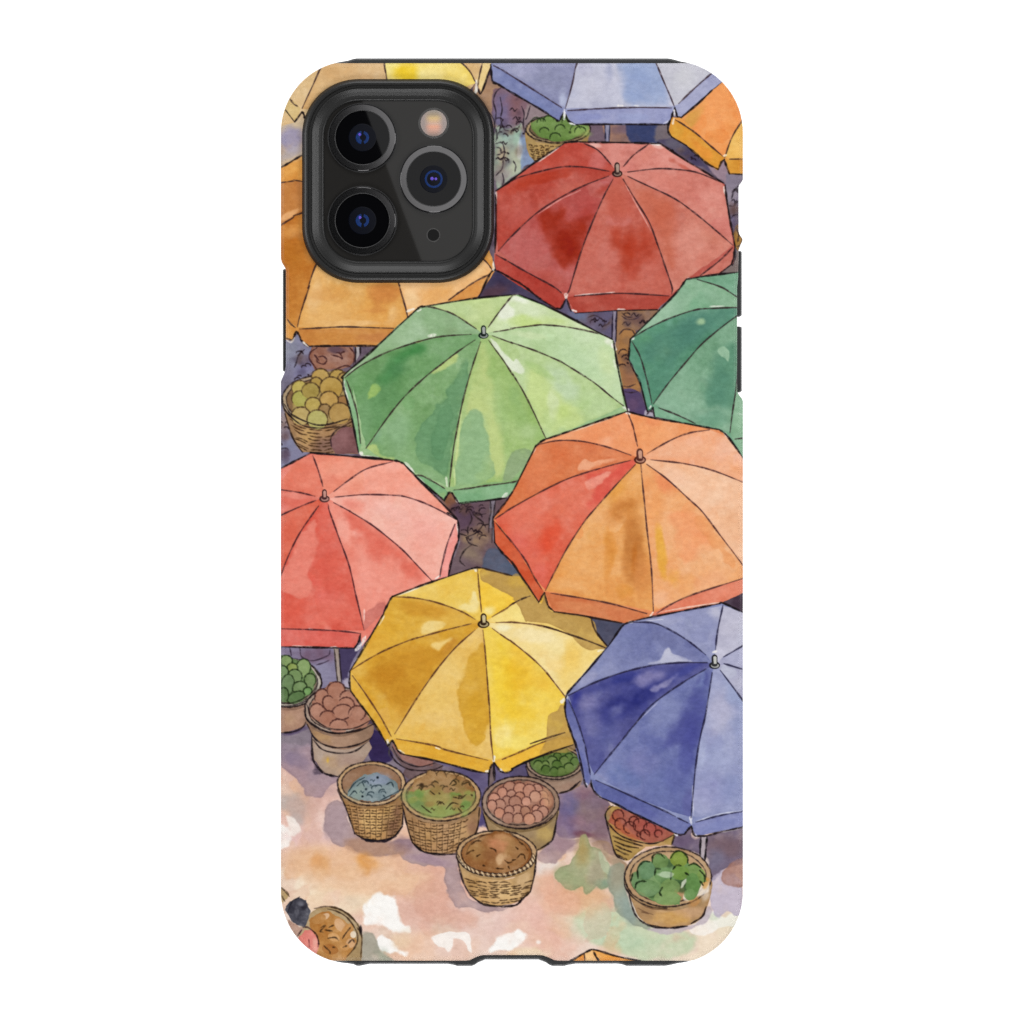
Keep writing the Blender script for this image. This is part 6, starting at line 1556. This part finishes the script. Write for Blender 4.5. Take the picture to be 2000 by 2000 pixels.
# ring round the camera opening
zb = Z_BACK
prof = [(3.0, zb - 1.0 * MM), (0.0, zb - .9 * MM), (0.0, zb + .15 * MM), (1.8, zb + .55 * MM), (5.4, zb + 1.02 * MM), (8.6, zb + 1.16 * MM), (12.0, zb + 1.14 * MM), (13.4, zb + .98 * MM), (14.4, zb + .62 * MM), (18.4, zb + .58 * MM), (19.6, zb + .78 * MM), (21.5, zb + .84 * MM), (26.0, zb + .62 * MM), (32.5, zb + .36 * MM), (36.5, zb + .26 * MM), (39.8, zb + .22 * MM), (41.2, zb + .14 * MM), (42.8, zb - .02 * MM), (43.5, zb - .6 * MM)]
x0, y0, x1, y1 = 590.0, 154.4, 965.0, 552.6
loops = []
for d, z in prof:
    loops.append((rrect(x0 + d, y0 + d, x1 - d, y1 - d, 112 - d * .97, 26, 2.06), z))
loft('camera_ring', loops, M_RING, case, smooth=False)

# =================================================================== smartphone inside the case
phone = empty('smartphone', (0, 0, 0), 'dark grey smartphone with three camera lenses, sitting inside the printed case', 'phone')
zp = Z_BACK - .15 * MM
loft('body', [(rrect(582, 150, 1418, 1850, 112, 20), .0010), (rrect(578, 146, 1422, 1854, 116, 20), .0022), (rrect(578, 146, 1422, 1854, 116, 20), .0075),
              (rrect(584, 152, 1416, 1848, 110, 20), .0084)], M_FRAME, phone, True, True)
pl = [(rrect(626, 187, 929, 520, 80, 22, 2.06), zp - 1.8 * MM), (rrect(626, 187, 929, 520, 80, 22, 2.06), zp - .06 * MM), (rrect(626.6, 187.6, 928.4, 519.4, 79, 22, 2.06), zp)]
loft('camera_plate', pl, M_GLASS, phone, False, True)


def camera_lens(c, label, blue, split):
    # seat, ring, glass, barrel and painted glints, each a shape of its own
    ring = lathe('lens_ring', [(64.8, zp + .70 * MM), (64.2, zp + .80 * MM), (54.0, zp + .80 * MM), (53.4, zp + .74 * MM)], M_LENSRING, phone, c, 96, cap=False)
    ring['label'] = label + ', metal ring'
    off = Vector_(ring.location)
    def sub(name, prof, mat, cc=(0, 0), **kw):
        o = lathe(name, prof, mat, ring, c, 72, **kw)
        o.location = (cc[0] * S, -cc[1] * S, 0)
        return o
    sub('lens_seat', [(68.0, zp + .001 * MM), (67.6, zp + .08 * MM), (65.8, zp + .10 * MM), (65.4, zp + .60 * MM), (64.7, zp + .70 * MM)], M_GROOVE, cap=False)
    sub('ring_edge', [(53.9, zp + .80 * MM), (53.5, zp + .88 * MM), (52.6, zp + .86 * MM), (52.2, zp + .60 * MM)], M_EDGE, cap=False)
    sub('ring_edge', [(67.9, zp + .075 * MM), (67.5, zp + .12 * MM), (66.6, zp + .12 * MM), (66.2, zp + .085 * MM)], M_EDGE, cap=False)
    zg = zp + .58 * MM
    sub('lens_glass', [(52.6, zg), (40, zg), (20, zg)], M_LENS)
    z1 = zg + .012 * MM
    sub('lens_barrel', [(27.0, z1), (26.0, z1 + .006 * MM), (14.5, z1 + .008 * MM)], M_INNER)
    z2 = z1 + .012 * MM
    if split:
        for a0, a1 in ((100, 258), (-72, 75)):
            sub('lens_blue_glint', [(13.0, z2), (12.2, z2 + .01 * MM), (8.6 if a0 > 0 else 7.4, z2 + .012 * MM), (5.0 if a0 > 0 else 8.0, z2 + .004 * MM)], M_BLUE_GLINT, cap=False, a0=a0, a1=a1)
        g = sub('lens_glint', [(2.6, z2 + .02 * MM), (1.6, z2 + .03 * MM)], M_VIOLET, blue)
    else:
        sub('lens_blue_glint', [(17.4, z2), (16.8, z2 + .008 * MM), (14.2, z2 + .010 * MM), (13.4, z2 + .002 * MM)], M_BLUE_GLINT, cap=False)
        sub('lens_pupil', [(11.8, z2), (7.0, z2 + .004 * MM)], M_INNER)
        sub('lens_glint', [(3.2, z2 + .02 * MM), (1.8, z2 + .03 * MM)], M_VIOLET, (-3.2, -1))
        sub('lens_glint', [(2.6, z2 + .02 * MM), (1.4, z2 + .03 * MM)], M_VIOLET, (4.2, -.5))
    return ring


def Vector_(v):
    return tuple(v)


camera_lens((707.9, 269.0), 'upper left camera lens', (-5.2, -6.0), True)
camera_lens((707.9, 431.0), 'lower left camera lens', (-4.6, -6.0), True)
camera_lens((847.1, 350.0), 'right camera lens', (0, 0), False)
fr = lathe('flash', [(30.0, zp + .002 * MM), (29.0, zp + .06 * MM), (26.2, zp + .06 * MM), (25.8, zp + .03 * MM), (25.6, zp + .03 * MM)], M_EDGE2, phone, (847.0, 240.4), 64, cap=False)
d = lathe('flash_lens', [(25.8, zp + .02 * MM), (24.5, zp + .05 * MM), (18.0, zp + .09 * MM), (9.0, zp + .115 * MM), (2.0, zp + .12 * MM)], M_FLASH, fr, (0, 0), 64, smooth=True)
d.location = (0, 0, 0)
mr = lathe('microphone', [(13.6, zp + .002 * MM), (13.0, zp + .05 * MM), (11.8, zp + .05 * MM), (11.4, zp + .012 * MM)], M_EDGE2, phone, (846.4, 459.0), 48, cap=False)
d = lathe('microphone_mesh', [(11.6, zp + .010 * MM), (6, zp + .011 * MM)], M_HOLE, mr, (0, 0), 48)
d.location = (0, 0, 0)

# =================================================================== camera and lamps
D = 1.0
cam = bpy.data.cameras.new('camera'); cam.sensor_width = 36.0; cam.lens = 36.0 * D / (2000 * S)
cam.clip_start = .05; cam.clip_end = 20
co = link(bpy.data.objects.new('camera', cam)); co.location = (0, 0, Z_BACK + D)
sc.camera = co


def area(name, loc, target, sx, sy, power, col=(1, 1, 1), roll=0.0):
    l = bpy.data.lights.new(name, 'AREA'); l.shape = 'RECTANGLE'; l.size = sx; l.size_y = sy; l.energy = power; l.color = col
    o = link(bpy.data.objects.new(name, l)); o.location = loc
    from mathutils import Vector
    d = Vector(target) - Vector(loc)
    q = d.to_track_quat('-Z', 'Y')
    o.rotation_euler = q.to_euler()
    if roll:
        o.rotation_euler.rotate_axis('Z', roll)
    return o


E_SIDE = 12.3
for nm, lx, ly in (('side_lamp', -1.15, .1), ('side_lamp', 1.15, .1), ('side_lamp', 0, -1.2), ('side_lamp', 0, 1.2)):
    area(nm, (lx, ly, .95), (0, 0, 0), .5, .5, E_SIDE)
# softbox behind the camera: its edge is what shows as the slanting reflection in the camera glass
HB = 1.6
sc_f = (HB - zp + D) / D
p0 = np.array([(540 + K * 720 - 1000) * S, -(100 + K * 450 - 1000) * S]) * sc_f
p1 = np.array([(540 + K * 1190 - 1000) * S, -(100 + K * 1720 - 1000) * S]) * sc_f
u = (p1 - p0) / np.linalg.norm(p1 - p0)
nr = np.array([-u[1], u[0]])
if nr[0] < 0:
    nr = -nr
midp = (p0 + p1) / 2
SB = .9
cen = midp + nr * SB / 2
sb = bpy.data.lights.new('overhead_softbox', 'AREA'); sb.shape = 'RECTANGLE'; sb.size = SB; sb.size_y = 1.2
sb.energy = .62 * math.pi * SB * 1.2
so = link(bpy.data.objects.new('overhead_softbox', sb)); so.location = (cen[0], cen[1], HB)
so.rotation_euler = (0, 0, math.atan2(nr[1], nr[0]))

# =================================================================== render
sc.render.engine = 'CYCLES'
sc.render.resolution_x = 1024; sc.render.resolution_y = 1024
sc.cycles.use_denoising = False
sc.view_settings.view_transform = 'Standard'
sc.view_settings.look = 'None'
sc.view_settings.exposure = 0.0
sc.view_settings.gamma = 1.0
sc.view_settings.use_curve_mapping = False
